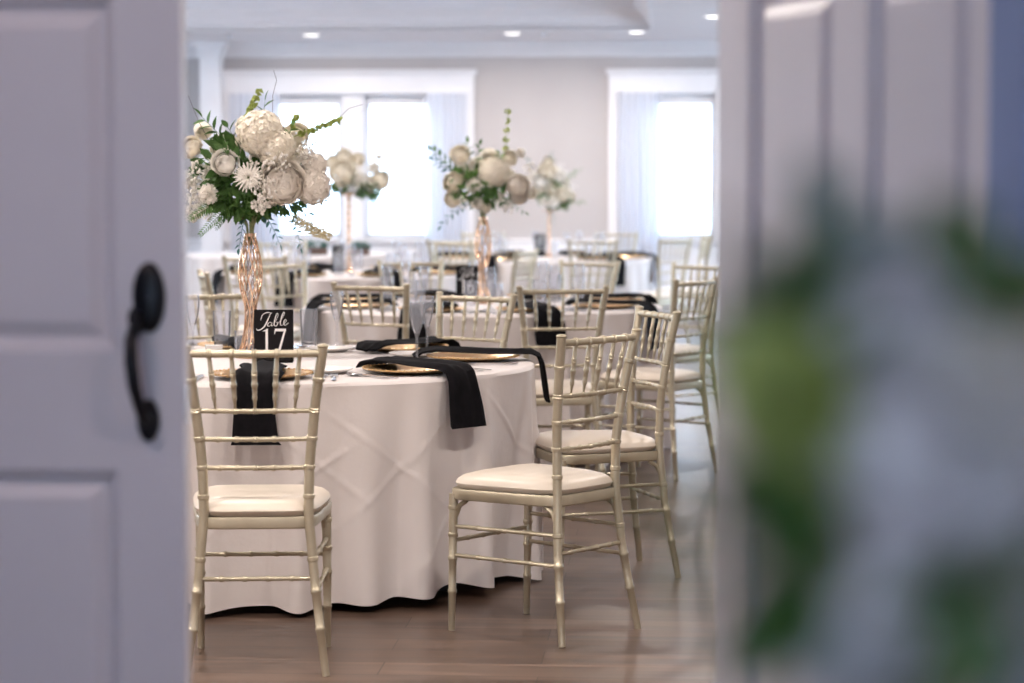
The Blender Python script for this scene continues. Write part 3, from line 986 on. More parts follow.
def setting(c, deg, where, gname, k, cutlery=True, nap_shift=0.0, glasses=True, side=False, seed=0):
    a = math.radians(deg)
    u = Vector((math.cos(a), math.sin(a))); t = Vector((-u.y, u.x))
    rz = aim((u.x, u.y))
    def P(r, s): q = c + u * r + t * s; return (q.x, q.y, ZT)
    tag(link('charger_plate', CH, None, P(.70, 0), rz), 'round gold charger plate ' + where, 'plate', 'gold charger plates ' + gname)
    n = link('napkin', NK[k % 4], None, (c.x, c.y, ZT), rz + nap_shift)
    tag(n, 'black napkin hanging over the cloth ' + where, 'napkin', 'black napkins ' + gname)
    if cutlery:
        for m_, s, nm, cat in ((FK, .20, 'fork', 'fork'), (FK, .235, 'fork', 'fork'), (KN, -.20, 'table_knife', 'knife'), (SN_, -.23, 'spoon', 'spoon')):
            tag(link(nm, m_, None, P(.73, s), rz + PI + (.03 if s > .21 else 0)), 'polished steel %s lying %s' % (cat, where), cat, 'steel %ss %s' % (cat, gname))
    if glasses:
        tag(link('champagne_flute', FL, None, P(.48, -.13)), 'clear champagne flute ' + where, 'champagne flute', 'champagne flutes ' + gname)
        tag(link('water_glass', GB, None, P(.44, -.215)), 'clear straight water glass ' + where, 'drinking glass', 'water glasses ' + gname)
    if side:
        tag(link('side_plate', SP, None, P(.50, .20)), 'small white side plate ' + where, 'plate', 'white side plates ' + gname)

w1_ = [(-88, 'before the nearest chair back'), (-44, 'at the right front of the nearest table'), (6, 'at the right edge of the nearest table'), (52, 'at the far right of the nearest table'), (106, 'at the far left of the nearest table')]
for k, (d, wh) in enumerate(w1_):
    setting(T1, d, wh, 'on the nearest table', k, side=True, glasses=False)
def at_px(px, py, z=ZT):
    """world point at height z behind a photo pixel"""
    pit = math.atan(161.5 / F_PX)
    dx, dy = (px - 512) / F_PX, -(py - 341.5) / F_PX
    v = Vector((dx, math.cos(pit) + dy * math.sin(pit), -math.sin(pit) + dy * math.cos(pit)))
    s = (z - H_CAM) / v.z
    return Vector((v.x * s, v.y * s, z))
fl1 = [((417, 362), 'front one of the two flutes together on the nearest table'), ((427, 353), 'rear one of the two flutes together on the nearest table'), ((337, 346), 'single clear champagne flute right of the table number sign'), ((193, 352), 'clear champagne flute next to the closed door edge')]
for (p_, l_) in fl1:
    q = at_px(*p_); tag(link('champagne_flute', FL, None, q), l_, 'champagne flute', 'champagne flutes on the nearest table')
for (p_, l_) in (((309, 347), 'water glass just right of the table number sign'), ((222, 349), 'water glass near the left end of the nearest table')):
    tag(link('water_glass', GB, None, at_px(*p_)), l_, 'drinking glass', 'water glasses on the nearest table')
w2 = [(-110, 'at the near left of the second table'), (-70, 'at the near right of the second table'), (-28, 'at the right front of the second table'), (20, 'at the right far side of the second table'), (66, 'at the far side of the second table'), (112, 'at the far left of the second table'), (160, 'at the left side of the second table'), (206, 'at the left front of the second table')]
for k, (d, wh) in enumerate(w2): setting(T2, d, wh, 'on the second table', k + 1)
nm8 = ['near left', 'near right', 'right front', 'right', 'far right', 'far left', 'left', 'left front']
for k, d in enumerate((-112, -68, -24, 22, 66, 112, 158, 204)):
    setting(T3, d, 'at the %s of the third table' % nm8[k], 'on the third table', k, cutlery=False)
for k, d in enumerate((-118, -52, -12, 22, 66, 112, 158, 200)):
    setting(T4, d, 'at the %s of the far right table' % nm8[k], 'on the far right table', k + 2, cutlery=False)

# signs ---------------------------------------------------------------------
def stroke(b, pts, ws, y=-.0022):
    """ribbon with varying width in the x-z plane, a hair thick"""
    # smooth the path (Catmull-Rom)
    P = [Vector((p[0], 0, p[1])) for p in pts]
    Q, Wd = [], []
    for i in range(len(P) - 1):
        p0, p1, p2, p3 = P[max(i - 1, 0)], P[i], P[i + 1], P[min(i + 2, len(P) - 1)]
        for k in range(6):
            t = k / 6
            Q.append(.5 * ((2 * p1) + (-p0 + p2) * t + (2 * p0 - 5 * p1 + 4 * p2 - p3) * t * t + (-p0 + 3 * p1 - 3 * p2 + p3) * t ** 3))
            Wd.append(ws[i] * (1 - t) + ws[i + 1] * t)
    Q.append(P[-1]); Wd.append(ws[-1])
    rows = []
    for i, q in enumerate(Q):
        t = Q[min(i + 1, len(Q) - 1)] - Q[max(i - 1, 0)]
        if t.length < 1e-9: t = Vector((1, 0, 0))
        t.normalize(); nrm = Vector((-t.z, 0, t.x)) * Wd[i] / 2
        rows.append([(q.x + nrm.x, y, q.z + nrm.z), (q.x - nrm.x, y, q.z - nrm.z), (q.x - nrm.x, y + .0006, q.z - nrm.z), (q.x + nrm.x, y + .0006, q.z + nrm.z)])
    b.quadgrid(rows, True)
def poly(b, pts, y=-.0022):
    b.prism([(x, z) for x, z in pts], y, y + .0006, 'y')
def digit(b, ch, cx, z0, h):
    if ch == '1':
        w = h * .11
        poly(b, [(cx - w * .5, z0 + h * .03), (cx + w * .5, z0 + h * .03), (cx + w * .5, z0 + h), (cx + w * .2, z0 + h), (cx - w * .5, z0 + h * .93)])
        poly(b, [(cx - h * .17, z0), (cx + h * .17, z0), (cx + h * .17, z0 + h * .02), (cx + h * .07, z0 + h * .05), (cx - h * .07, z0 + h * .05), (cx - h * .17, z0 + h * .02)])
        poly(b, [(cx - h * .18, z0 + h * .86), (cx - h * .04, z0 + h * .90), (cx + w * .2, z0 + h), (cx - h * .17, z0 + h * .89)])
    elif ch == '7':
        poly(b, [(cx - h * .25, z0 + h * .88), (cx + h * .27, z0 + h * .88), (cx + h * .27, z0 + h), (cx - h * .23, z0 + h)])
        poly(b, [(cx - h * .25, z0 + h * .89), (cx - h * .27, z0 + h * .76), (cx - h * .24, z0 + h * .76), (cx - h * .18, z0 + h * .89)])
        poly(b, [(cx + h * .17, z0 + h * .90), (cx - h * .12, z0 - h * .08), (cx - h * .02, z0 - h * .08), (cx + h * .27, z0 + h * .95)])
    elif ch in '69':
        sg = 1 if ch == '6' else -1
        c0 = z0 + h * (.30 if ch == '6' else .66)
        pts = [(cx + h * .20 * math.cos(a), c0 + h * .27 * math.sin(a)) for a in (2 * PI * k / 10 for k in range(11))]
        stroke(b, pts, [h * .05 + h * .04 * abs(math.cos(2 * PI * k / 10)) for k in range(11)])
        stroke(b, [(cx - sg * h * .20, c0), (cx - sg * h * .15, c0 + sg * h * .42), (cx + sg * h * .17, c0 + sg * h * .68)], [h * .09, h * .07, h * .03])
    elif ch == '8':
        for c0, r in ((z0 + h * .26, .24), (z0 + h * .74, .20)):
            stroke(b, [(cx + h * r * .9 * math.cos(a), c0 + h * r * math.sin(a)) for a in (2 * PI * k / 10 for k in range(11))], [h * .05 + h * .03 * abs(math.cos(2 * PI * k / 10)) for k in range(11)])
    elif ch == '5':
        poly(b, [(cx - h * .13, z0 + h * .90), (cx + h * .2, z0 + h * .90), (cx + h * .22, z0 + h), (cx - h * .13, z0 + h)])
        stroke(b, [(cx - h * .12, z0 + h * .95), (cx - h * .15, z0 + h * .55), (cx + .05 * h, z0 + h * .6), (cx + h * .2, z0 + h * .32), (cx + .05 * h, z0 + .04 * h), (cx - h * .2, z0 + .08 * h)], [h * .04, h * .04, h * .06, h * .09, h * .06, h * .05])
def sign(loc, rz, num, label):
    root = thing('table_number_sign', label, 'sign', loc, rz)
    w, h = .069, .186
    b = MB(); b.box(-w, w, -.0015, .0015, .004, h); card = part('card', b, 'sign', root, False)
    b = MB(); b.box(-w * .95, w * .95, -.012, -.0017, 0, .012); b.box(-w * .95, w * .95, .0017, .022, 0, .012); b.box(-w * .95, w * .95, -.012, .022, 0, .0038); part('stand', b, 'sign', root, False)
    b = MB()
    # 'Table' in a copperplate hand
    X = lambda x, z: (-w + x * 2 * w, z * h)
    S = lambda pts, ws: stroke(b, [X(*p) for p in pts], [q * .0011 for q in ws])
    S([(.17, .80), (.22, .90), (.34, .945), (.46, .93)], [1.5, 2, 2.5, 1.2])
    S([(.42, .925), (.36, .82), (.27, .69), (.16, .62), (.08, .615), (.06, .645)], [1.5, 3.2, 4.2, 3, 2, 1.5])
    S([(.44, .76), (.38, .755), (.345, .71), (.37, .685), (.43, .71), (.46, .76), (.445, .70), (.48, .695)], [1.5, 1.8, 2.8, 1.8, 1.3, 1.3, 2.8, 1.2])
    S([(.48, .695), (.56, .80), (.61, .89), (.60, .93), (.565, .90), (.52, .78), (.515, .705), (.56, .69), (.60, .73), (.575, .765), (.62, .75)], [1.2, 1.3, 1.4, 1.6, 2.6, 3.2, 2.8, 2, 2.2, 1.2, 1.1])
    S([(.62, .745), (.70, .82), (.77, .91), (.765, .955), (.73, .92), (.68, .80), (.67, .72), (.71, .70)], [1.2, 1.3, 1.3, 1.6, 2.8, 3.4, 2.8, 1.2])
    S([(.71, .70), (.78, .745), (.82, .785), (.80, .815), (.765, .78), (.76, .725), (.80, .705), (.88, .755)], [1.2, 1.4, 1.4, 1.8, 2.8, 2.8, 1.8, 1])
    part('script_lettering', b, 'ink', card, False)
    b = MB()
    dh = h * .42
    if len(num) == 2:
        digit(b, num[0], -w + 2 * w * .32, h * .22, dh); digit(b, num[1], -w + 2 * w * .66, h * .22, dh)
    part('number', b, 'ink', card, False)
    return root
q = at_px(274, 362.5); sign((q.x, q.y, ZT), 0, '17', 'black card reading Table 17 on the nearest table')
q = at_px(467, 301); sign((q.x, q.y, ZT), .62, '16', 'black table number card on the second table, behind a flute')
q = at_px(338, 272); sign((q.x, q.y, ZT), 1.05, '18', 'black table number card left of the slender pink gold stand')
q = at_px(540, 256.5); sign((q.x, q.y, ZT), .9, '15', 'black table number card below the small flowers before the bare wall')

# small items on the nearest table
def votive(loc, label):
    root = thing('votive_holder', label, 'candle holder', loc, 0, 'clear cylinder votive holders')
    b = MB(); b.lathe([(.001, .001), (.030, .001), (.031, .004), (.031, .09), (.029, .09), (.029, .006), (.001, .006)], 24); part('glass_cylinder', b, 'glass', root)
    b = MB(); b.lathe([(.001, .0065), (.019, .0065), (.019, .02), (.001, .021)], 16); part('candle', b, 'china', root)
votive(at_px(243, 355), 'small clear glass candle cylinder at the foot of the nearest gold vase')
votive(at_px(268, 349), 'small clear glass candle cylinder behind the Table 17 sign')
votive(at_px(497, 300), 'small clear glass candle cylinder right of the second wire vase')
root = thing('place_box', 'small white favour box left of the table number sign', 'box', at_px(214, 353), .2)
b = MB(); b.box(-.03, .03, -.02, .02, 0, .022); part('body', b, 'china', root, False)
b = MB(); b.box(-.032, .032, -.022, .022, .022, .030); part('lid', b, 'china', root, False)

# vases ---------------------------------------------------------------------
def wire_vase(c, top, label):
    root = thing('wire_vase', label, 'vase', (c.x, c.y, ZT), .3, 'gold wire lattice vases')
    prof = [(.050, 0), (.046, .012), (.032, .05), (.023, .10), (.019, .155), (.021, .19), (.034, .235), (.042, .28), (.043, .31), (.038, .355), (.028, .40), (.021, .43), (.018, .447)]
    k = (top - ZT) / .447
    def at(t):
        t = t * (len(prof) - 1); i = min(int(t), len(prof) - 2); f = t - i
        return prof[i][0] * (1 - f) + prof[i + 1][0] * f, (prof[i][1] * (1 - f) + prof[i + 1][1] * f) * k
    b = MB()
    for sgn in (-1, 1):
        for j in range(8):
            pts = []
            for i in range(40):
                r, z = at(i / 39)
                a = 2 * PI * j / 8 + sgn * (i / 39) * 3.3
                pts.append((r * math.cos(a), r * math.sin(a), z + .002))
            b.tube(pts, .0026, 6)
    part('wire_lattice', b, 'wire', root)
    b = MB(); b.lathe([(.001, 0), (.054, 0), (.054, .004), (.047, .008), (.001, .008)], 30); part('base', b, 'wire', root)
    b = MB(); z = .447 * k; b.lathe([(.0195, z - .008), (.0215, z - .008), (.0215, z + .004), (.0195, z + .004), (.0195, z - .008)], 24); part('collar', b, 'wire', root)
    b = MB(); b.lathe([(.001, .012), (.012, .012), (.012, z), (.0105, z), (.0105, .02), (.001, .02)], 14); part('inner_tube', b, 'glass', root)
    return root
def plate_stand(c, top, label):
    root = thing('pedestal_stand', label, 'vase', (c.x, c.y, ZT), 0, 'slender pink gold pedestal stands')
    h = top - ZT
    b = MB(); b.lathe([(.001, 0), (.055, 0), (.055, .006), (.03, .012), (.012, .03), (.001, .03)], 28); part('foot', b, 'wire', root)
    b = MB(); pr = [(.012, .03)]
    z = .03
    while z < h - .05:
        pr += [(.008, z + .008), (.016, z + .02), (.016, z + .026), (.008, z + .04)]; z += .045
    pr += [(.009, h - .03), (.014, h - .01)]
    b.lathe(pr, 16); part('stem', b, 'wire', root)
    b = MB(); b.lathe([(.001, h - .012), (.03, h - .012), (.07, h - .004), (.072, h), (.001, h)], 28); part('bowl', b, 'wire', root)
    return root
V1 = at_px(251, 357.5); V2 = at_px(483, 303.5); V3 = at_px(349, 272); V4 = at_px(549, 257)
VT = 1.19
wire_vase(V1, VT, 'tall gold wire lattice vase holding the nearest flowers')
wire_vase(V2, VT, 'gold wire lattice vase on the second table, in the middle of the picture')
plate_stand(V3, 1.29, 'slender pink gold stand on the third table under the flowers by the double window')
plate_stand(V4, 1.13, 'slender pink gold stand on the far right table before the bare wall')

# flowers -------------------------------------------------------------------
def petal(b, w, l, cup, curl, mtx, nu=5, nv=5):
    rows = []
    for i in range(nv):
        t = i / (nv - 1)
        ww = w * (math.sin(PI * (.12 + .80 * t)) ** .7)
        r = []
        for k in range(nu):
            q = k / (nu - 1) * 2 - 1
            x = q * ww
            y = l * t
            z = cup * (q * q) * ww * 1.2 + curl * (t ** 2) * l
            r.append(mtx @ Vector((x, y, z)))
        rows.append(r)
    b.quadgrid(rows)
def rose_mb(seed, r=1.0, layers=7, ruffle=.0):
    """unit-size bloom facing +Z: petals are nested shells, each layer opening wider"""
    rnd = random.Random(seed); b = MB()
    for L in range(layers):
        t = L / (layers - 1)
        R = .26 + .74 * t ** .9
        n = 3 + int(3 * t)
        opening = math.radians(10 + 56 * t ** .8)
        span = 2 * PI / n * 1.35
        for k in range(n):
            a0 = 2 * PI * (k + rnd.uniform(-.15, .15)) / n + L * .85
            op = opening * rnd.uniform(.82, 1.12); RR = R * rnd.uniform(.95, 1.05)
            rows = []
            for i in range(8):
                v = i / 7
                row = []
                for c in range(9):
                    q = c / 8 * 2 - 1
                    th = math.radians(125) * (1 - v) + (op + .22 * abs(q) ** 2.5) * v
                    fl = max(0, v - .75) / .25
                    rad = RR * (1 + (.04 + .13 * t) * fl * (1 - .5 * q * q)) + .035 * q * (1 if L % 2 else -1)
                    rad += ruffle * math.sin(q * 8 + k * 2 + L) * v
                    a = a0 + q * span / 2
                    row.append((rad * math.sin(th) * math.cos(a) * r, rad * math.sin(th) * math.sin(a) * r, (rad * math.cos(th) * .85 - .10 * t * fl - .12) * r))
                rows.append(row)
            b.quadgrid(rows)
    b.ball((0, 0, .02 * r), .23 * r, 10, 6)
    return b
def rose_bloom(seed, m, full=False):
    b = rose_mb(seed, 1.0, 12 if full else 7, .045 if full else .012)
    return b.mesh('rose', m)
def ball_bloom(seed, m, n=260, fs=.15, name='hydrangea', back=-.55):
    """mophead: four-petalled florets over a dome"""
    rnd = random.Random(seed); b = MB()
    for i in range(n):
        z = 1 - (1 - back) * (i + .5) / n
        a = i * 2.39996
        rr = math.sqrt(max(0, 1 - z * z))
        d = Vector((rr * math.cos(a), rr * math.sin(a), z))
        base = d.to_track_quat('Z', 'Y').to_matrix().to_4x4()
        k = rnd.uniform(.84, 1.0)
        mt = Matrix.Translation(d * k) @ base @ Matrix.Rotation(rnd.uniform(0, 6), 4, 'Z') @ Matrix.Rotation(rnd.uniform(-.4, .4), 4, 'X')
        for j in range(4):
            petal(b, fs * .46, fs, .3, .25, mt @ Matrix.Rotation(j * PI / 2, 4, 'Z'), 3, 3)
    b.ball((0, 0, 0), .86, 14, 10)
    return b.mesh(name, m)
def mum_bloom(seed, m):
    rnd = random.Random(seed); b = MB()
    for L in range(4):
        n = 12 + 3 * L
        for k in range(n):
            a = 2 * PI * (k + rnd.random() * .4) / n
            mt = Matrix.Rotation(a, 4, 'Z') @ Matrix.Translation((0, .08, 0)) @ Matrix.Rotation(math.radians(70 - 20 * L), 4, 'X')
            petal(b, .07, .55 + .14 * L, .4, -.15, mt, 3, 4)
    return b.mesh('chrysanthemum', m)
def carnation_bloom(seed, m):
    rnd = random.Random(seed); b = MB()
    for i in range(46):
        z = 1 - 1.2 * (i + .5) / 46; a = i * 2.39996; rr = math.sqrt(max(0, 1 - z * z))
        d = Vector((rr * math.cos(a), rr * math.sin(a), z))
        mt = Matrix.Translation(d * .15) @ d.to_track_quat('Y', 'Z').to_matrix().to_4x4() @ Matrix.Rotation(rnd.uniform(0, 3), 4, 'Y')
        petal(b, .26, .82, rnd.uniform(-.8, .8), .1, mt, 5, 4)
    return b.mesh('carnation', m)
BLOOMS = {
    'rose': [rose_bloom(s, 'petal') for s in (1, 2)],
    'white_rose': [rose_bloom(s, 'petal_white') for s in (4, 5)],
    'peony': [rose_bloom(s, 'petal_blush', True) for s in (7, 8)],
    'hydrangea': [ball_bloom(s, 'petal', 460, .125) for s in (1, 2)],
    'cream_hydrangea': [ball_bloom(s, 'petal_blush', 460, .12) for s in (3,)],
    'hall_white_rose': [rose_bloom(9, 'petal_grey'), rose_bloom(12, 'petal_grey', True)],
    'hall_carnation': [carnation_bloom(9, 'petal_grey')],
    'chrysanthemum': [mum_bloom(3, 'petal_white')],
    'carnation': [carnation_bloom(3, 'petal_white'), carnation_bloom(6, 'petal_white')],
}
def leaf_mb(l, w, n=6):
    b = MB(); rows = []
    for i in range(n):
        t = i / (n - 1)
        ww = max(.02, math.sin(PI * t ** .8)) * w / 2
        z = -.12 * l * t * t
        rows.append([(-ww, l * t, z + ww * .35), (0, l * t, z), (ww, l * t, z + ww * .35)])
    b.quadgrid(rows)
    return b
LEAF = leaf_mb(1.0, .42)
def spray(p0, p1, sag, n, ls, seed, tip=True, w=1.0):
    """stem from p0 to p1 with leaf pairs"""
    rnd = random.Random(seed); b = MB(); p0, p1 = Vector(p0), Vector(p1)
    pts = []
    for i in range(9):
        t = i / 8
        pts.append(p0.lerp(p1, t) + Vector((0, 0, sag * 4 * t * (1 - t))))
    b.tube(pts, [.0020 - .0012 * i / 8 for i in range(9)], 5)
    d0 = (p1 - p0).normalized()
    for i in range(n):
        t = .25 + .75 * (i / max(1, n - 1))
        j = min(int(t * 8), 7); f = t * 8 - j
        q = pts[j].lerp(pts[j + 1], f)
        d = (pts[min(j + 1, 8)] - pts[j]).normalized()
        side = 1 if i % 2 else -1
        if i == n - 1: side = 0
        perp = d.cross(Vector((0, 1, 0)));
        if perp.length < .1: perp = Vector((1, 0, 0))
        perp.normalize()
        dirv = (d * (.7 if side else 1) + perp * side * .8 + Vector((0, rnd.uniform(-.5, .5), rnd.uniform(-.2, .2)))).normalized()
        m = Matrix.Translation(q) @ dirv.to_track_quat('Y', 'Z').to_matrix().to_4x4() @ Matrix.Rotation(rnd.uniform(-.9, .9), 4, 'Y') @ Matrix.Diagonal((ls * w * 1.35, ls * 1.3, ls * 1.3, 1))
        b.add(LEAF, m)
    return b
def bells(p0, p1, n, s, seed, t0=.3):
    rnd = random.Random(seed); b = MB(); p0, p1 = Vector(p0), Vector(p1)
    b.tube([p0, p0.lerp(p1, .5), p1], [.0020, .0015, .001], 5)
    for i in range(n):
        t = t0 + (1 - t0) * i / (n - 1)
        q = p0.lerp(p1, t)
        for k in range(3):
            d = Vector((rnd.uniform(-1, 1), rnd.uniform(-1, 1), rnd.uniform(-.5, .8))).normalized()
            m = Matrix.Translation(q + d * s * .5) @ d.to_track_quat('Z', 'Y').to_matrix().to_4x4()
            rows = [[m @ Vector((rr * s * math.cos(2 * PI * j / 8) * (1 + .15 * (j % 2)), rr * s * math.sin(2 * PI * j / 8) * (1 + .15 * (j % 2)), z * s)) for j in range(8)] for rr, z in ((.12, -.35), (.38, -.1), (.55, .25), (.80, .38))]
            b.quadgrid(rows, True)
    return b
def gyp(spots, n, seed, s=.0042):
    """baby's breath: tiny buds on hair-thin stalks; spots are (x,y,z,radius)"""
    rnd = random.Random(seed); b = MB()
    for (x, y, z, r) in spots:
        for i in range(n):
            d = Vector((rnd.gauss(0, 1), rnd.gauss(0, 1), rnd.gauss(0, 1))).normalized() * r * rnd.random() ** .4
            c = Vector((x, y, z)) + d
            b.ball(c, s * rnd.uniform(.7, 1.25), 5, 4)
            if i % 3 == 0:
                b.tube([Vector((x, y, z)) * .8, c], .0005, 3, cap=False)
    return b
def fern(p0, p1, n, l, seed):
    rnd = random.Random(seed); b = MB(); p0, p1 = Vector(p0), Vector(p1)
    b.tube([p0, p0.lerp(p1, .5) + Vector((0, 0, .01)), p1], [.0016, .0012, .0008], 4)
    d = (p1 - p0).normalized(); perp = d.cross(Vector((0, 1, 0))).normalized()
    for i in range(n):
        t = .1 + .9 * i / n
        q = p0.lerp(p1, t) + Vector((0, 0, .01 * 4 * t * (1 - t)))
        for sgn in (-1, 1):
            v = (d * .6 + perp * sgn + Vector((0, rnd.uniform(-.3, .3), 0))).normalized()
            m = Matrix.Translation(q) @ v.to_track_quat('Y', 'Z').to_matrix().to_4x4() @ Matrix.Rotation(rnd.uniform(-.8, .8), 4, 'Y') @ Matrix.Diagonal((l * .55, l * (1.1 - .8 * t), l, 1))
            b.add(LEAF, m)
    return b

def arrangement(c, top, s, items, label, seed, px0, py0, name='flower_arrangement'):
    """items are in photo pixels around the vase axis, s = pixels per metre at the vase"""
    rnd = random.Random(seed)
    root = thing(name, label, 'flower arrangement', (c.x, c.y, top), 0)
    def L(px, py, y=0.0): return Vector(((px - px0) / s, y, (py0 - py) / s))
    foliage = MB(); foliage_blue = MB(); foliage_mid = MB()
    for it in items:
        k = it[0]
        if k in BLOOMS:
            _, px, py, rp, dep = it[:5]
            p = L(px, py, dep)
            me = BLOOMS[k][rnd.randrange(len(BLOOMS[k]))]
            o = link(k if k not in ('cream_hydrangea', 'white_rose') else k.split('_')[1], me, root, p)
            n = Vector((p.x * .7, -.9 if dep <= .03 else .5, p.z * .6 + .12 - .1)).normalized()
            o.rotation_mode = 'QUATERNION'
            o.rotation_quaternion = n.to_track_quat('Z', 'Y')
            r = rp / s
            o.scale = (r, r, r * .85)
        elif k == 'bells':
            _, a, c_, n, bs = it; part('green_bell_stem', bells(L(*a), L(*c_), n, bs, rnd.random()), 'bells', root)
        elif k == 'spray':
            _, a, c_, sag, n, ls, mt = it; part('leaf_spray', spray(L(*a), L(*c_), sag, n, ls, rnd.random()), mt, root)
        elif k == 'fern':
            _, a, c_, n, l, mt = it; part('fern_frond', fern(L(*a), L(*c_), n, l, rnd.random()), mt, root)
        elif k == 'gyp':
            _, spots, n = it
            part('babys_breath', gyp([(*L(p[0], p[1], p[3]), p[2] / s) for p in spots], n, rnd.random(), .0055), 'petal_white', root, kind='stuff')
        elif k == 'plume':
            _, a, c_, n = it; part('tan_plume', gyp([(*L(a[0], a[1], -.02).lerp(L(c_[0], c_[1], -.02), t / 5), .018) for t in range(6)], n, rnd.random(), .0032), 'tan', root, kind='stuff')
        elif k == 'twig':
            _, pts = it; b = MB(); b.tube([L(*p) for p in pts], .0009, 4); part('curly_twig', b, 'box', root)
    # dark leaf mass in the middle
    return root, L
def leaf_mass(root, cx, cz, rx, ry, rz, n, ls, seed, m='leaf'):
    rnd = random.Random(seed); b = MB()
    for i in range(n):
        d = Vector((rnd.gauss(0, 1), rnd.gauss(0, 1), rnd.gauss(0, 1))).normalized()
        q = Vector((cx + d.x * rx, d.y * ry, cz + d.z * rz)) * 1.0
        v = (d + Vector((rnd.uniform(-.6, .6), rnd.uniform(-.6, .6), rnd.uniform(-.6, .6)))).normalized()
        mt = Matrix.Translation(q - v * ls * .4) @ v.to_track_quat('Y', 'Z').to_matrix().to_4x4() @ Matrix.Rotation(rnd.uniform(-3, 3), 4, 'Y') @ Matrix.Diagonal((ls * 1.1, ls, ls, 1))
        b.add(LEAF, mt)
    part('leaf_cluster', b, m, root)
def stem_bundle(root, seed, reach=.09, z0=-.04):
    rnd = random.Random(seed); b = MB()
    for i in range(16):
        a = rnd.uniform(0, 6.28); r0 = rnd.uniform(0, .009)
        b.tube([(r0 * math.cos(a), r0 * math.sin(a), z0), (.014 * math.cos(a), .014 * math.sin(a), .035), (reach * math.cos(a) * .6, reach * math.sin(a) * .6, .10)], .0032, 5)
    part('stems', b, 'moss', root)

S1 = 283.0
I1 = [
 ('hydrangea', 265, 134, 24, -.05), ('hydrangea', 281, 149, 20, -.06), ('hydrangea', 250, 128, 14, .04),
 ('rose', 299, 136, 13, .02), ('white_rose', 230, 164, 13.5, -.09), ('rose', 193, 148, 11, -.01), ('rose', 203, 131, 9, .05), ('white_rose', 187, 151, 8, .03),
 ('chrysanthemum', 254, 178, 15, -.11), ('carnation', 213, 195, 11, -.07),
 ('peony', 288, 184, 22, -.10), ('cream_hydrangea', 316, 187, 19, -.02), ('cream_hydrangea', 318, 166, 13, .0), ('cream_hydrangea', 274, 196, 12, -.04),
 ('hydrangea', 225, 150, 17, .09), ('hydrangea', 290, 160, 19, .12), ('rose', 255, 190, 14, .12), ('peony', 215, 180, 15, .10), ('hydrangea', 265, 170, 20, .14),
 ('bells', (241, 135, .0), (263, 92, -.02), 9, .0125), ('bells', (288, 140, .0), (345, 121, -.03), 8, .0125, ), ('bells', (296, 130, .0), (300, 117, -.02), 3, .012),
 ('spray', (262, 150, 0), (268, 102, 0), 0, 8, .036, 'leaf'), ('spray', (252, 165, 0), (206, 118, -.04), .0, 13, .038, 'leaf'), ('spray', (250, 160, -.02), (232, 128, -.05), .0, 8, .036, 'leaf'), ('spray', (285, 160, -.02), (296, 126, -.03), 0, 6, .028, 'leaf_mid'),
 ('spray', (255, 165, -.04), (228, 150, -.08), .0, 8, .038, 'leaf'),
 ('spray', (250, 208, -.03), (242, 250, -.05), .01, 12, .020, 'leaf_blue'), ('spray', (255, 208, 0), (283, 246, -.03), .03, 14, .022, 'leaf_blue'), ('spray', (258, 205, -.03), (312, 214, -.05), .02, 12, .024, 'leaf_blue'), ('spray', (250, 210, 0), (222, 222, -.03), .02, 10, .020, 'leaf_blue'),
 ('spray', (290, 200, -.03), (305, 250, -.06), .02, 12, .016, 'leaf_blue'), ('spray', (300, 190, 0), (330, 205, 0), .01, 9, .02, 'leaf_mid'), ('spray', (300, 170, 0), (320, 140, .02), .0, 8, .012, 'leaf_blue'),
 ('fern', (235, 200, -.04), (190, 222, -.05), 18, .042, 'leaf_mid'), ('fern', (238, 205, -.03), (202, 238, -.06), 18, .038, 'leaf_mid'), ('fern', (240, 205, -.02), (218, 232, -.04), 14, .03, 'leaf'),
 ('gyp', [(200, 175, 18, -.03), (195, 195, 15, .0), (190, 215, 10, .02), (215, 165, 12, .0), (268, 166, 16, -.09), (285, 163, 12, -.10), (272, 190, 14, -.12), (266, 206, 10, -.10), (310, 155, 12, -.04), (205, 210, 12, .0), (188, 180, 10, .03)], 70),
 ('plume', (300, 221), (331, 238), 60), ('twig', [(285, 205, -.01), (296, 218, -.02), (312, 228, -.02), (330, 238, -.02)]), ('twig', [(275, 130, 0), (276, 95, 0), (280, 80, 0), (277, 70, 0)]), ('twig', [(300, 180, 0), (330, 130, .03), (352, 108, .05), (366, 104, .05)]), ('twig', [(225, 170, 0), (200, 120, 0), (190, 95, 0)]),
]
r1, _ = arrangement(V1, VT, S1, I1, 'large cream and white flower arrangement with ferns in the nearest tall vase', 11, 252, 236)
leaf_mass(r1, -.01, .16, .13, .10, .10, 260, .055, 5)
leaf_mass(r1, -.02, .12, .07, .10, .05, 80, .055, 15, 'leaf_mid')
leaf_mass(r1, -.06, .24, .13, .09, .10, 110, .06, 25, 'leaf')
leaf_mass(r1, -.05, .13, .10, .05, .05, 60, .055, 8)
leaf_mass(r1, .10, .13, .10, .06, .05, 60, .045, 9)
stem_bundle(r1, 1)
S2 = 195.0
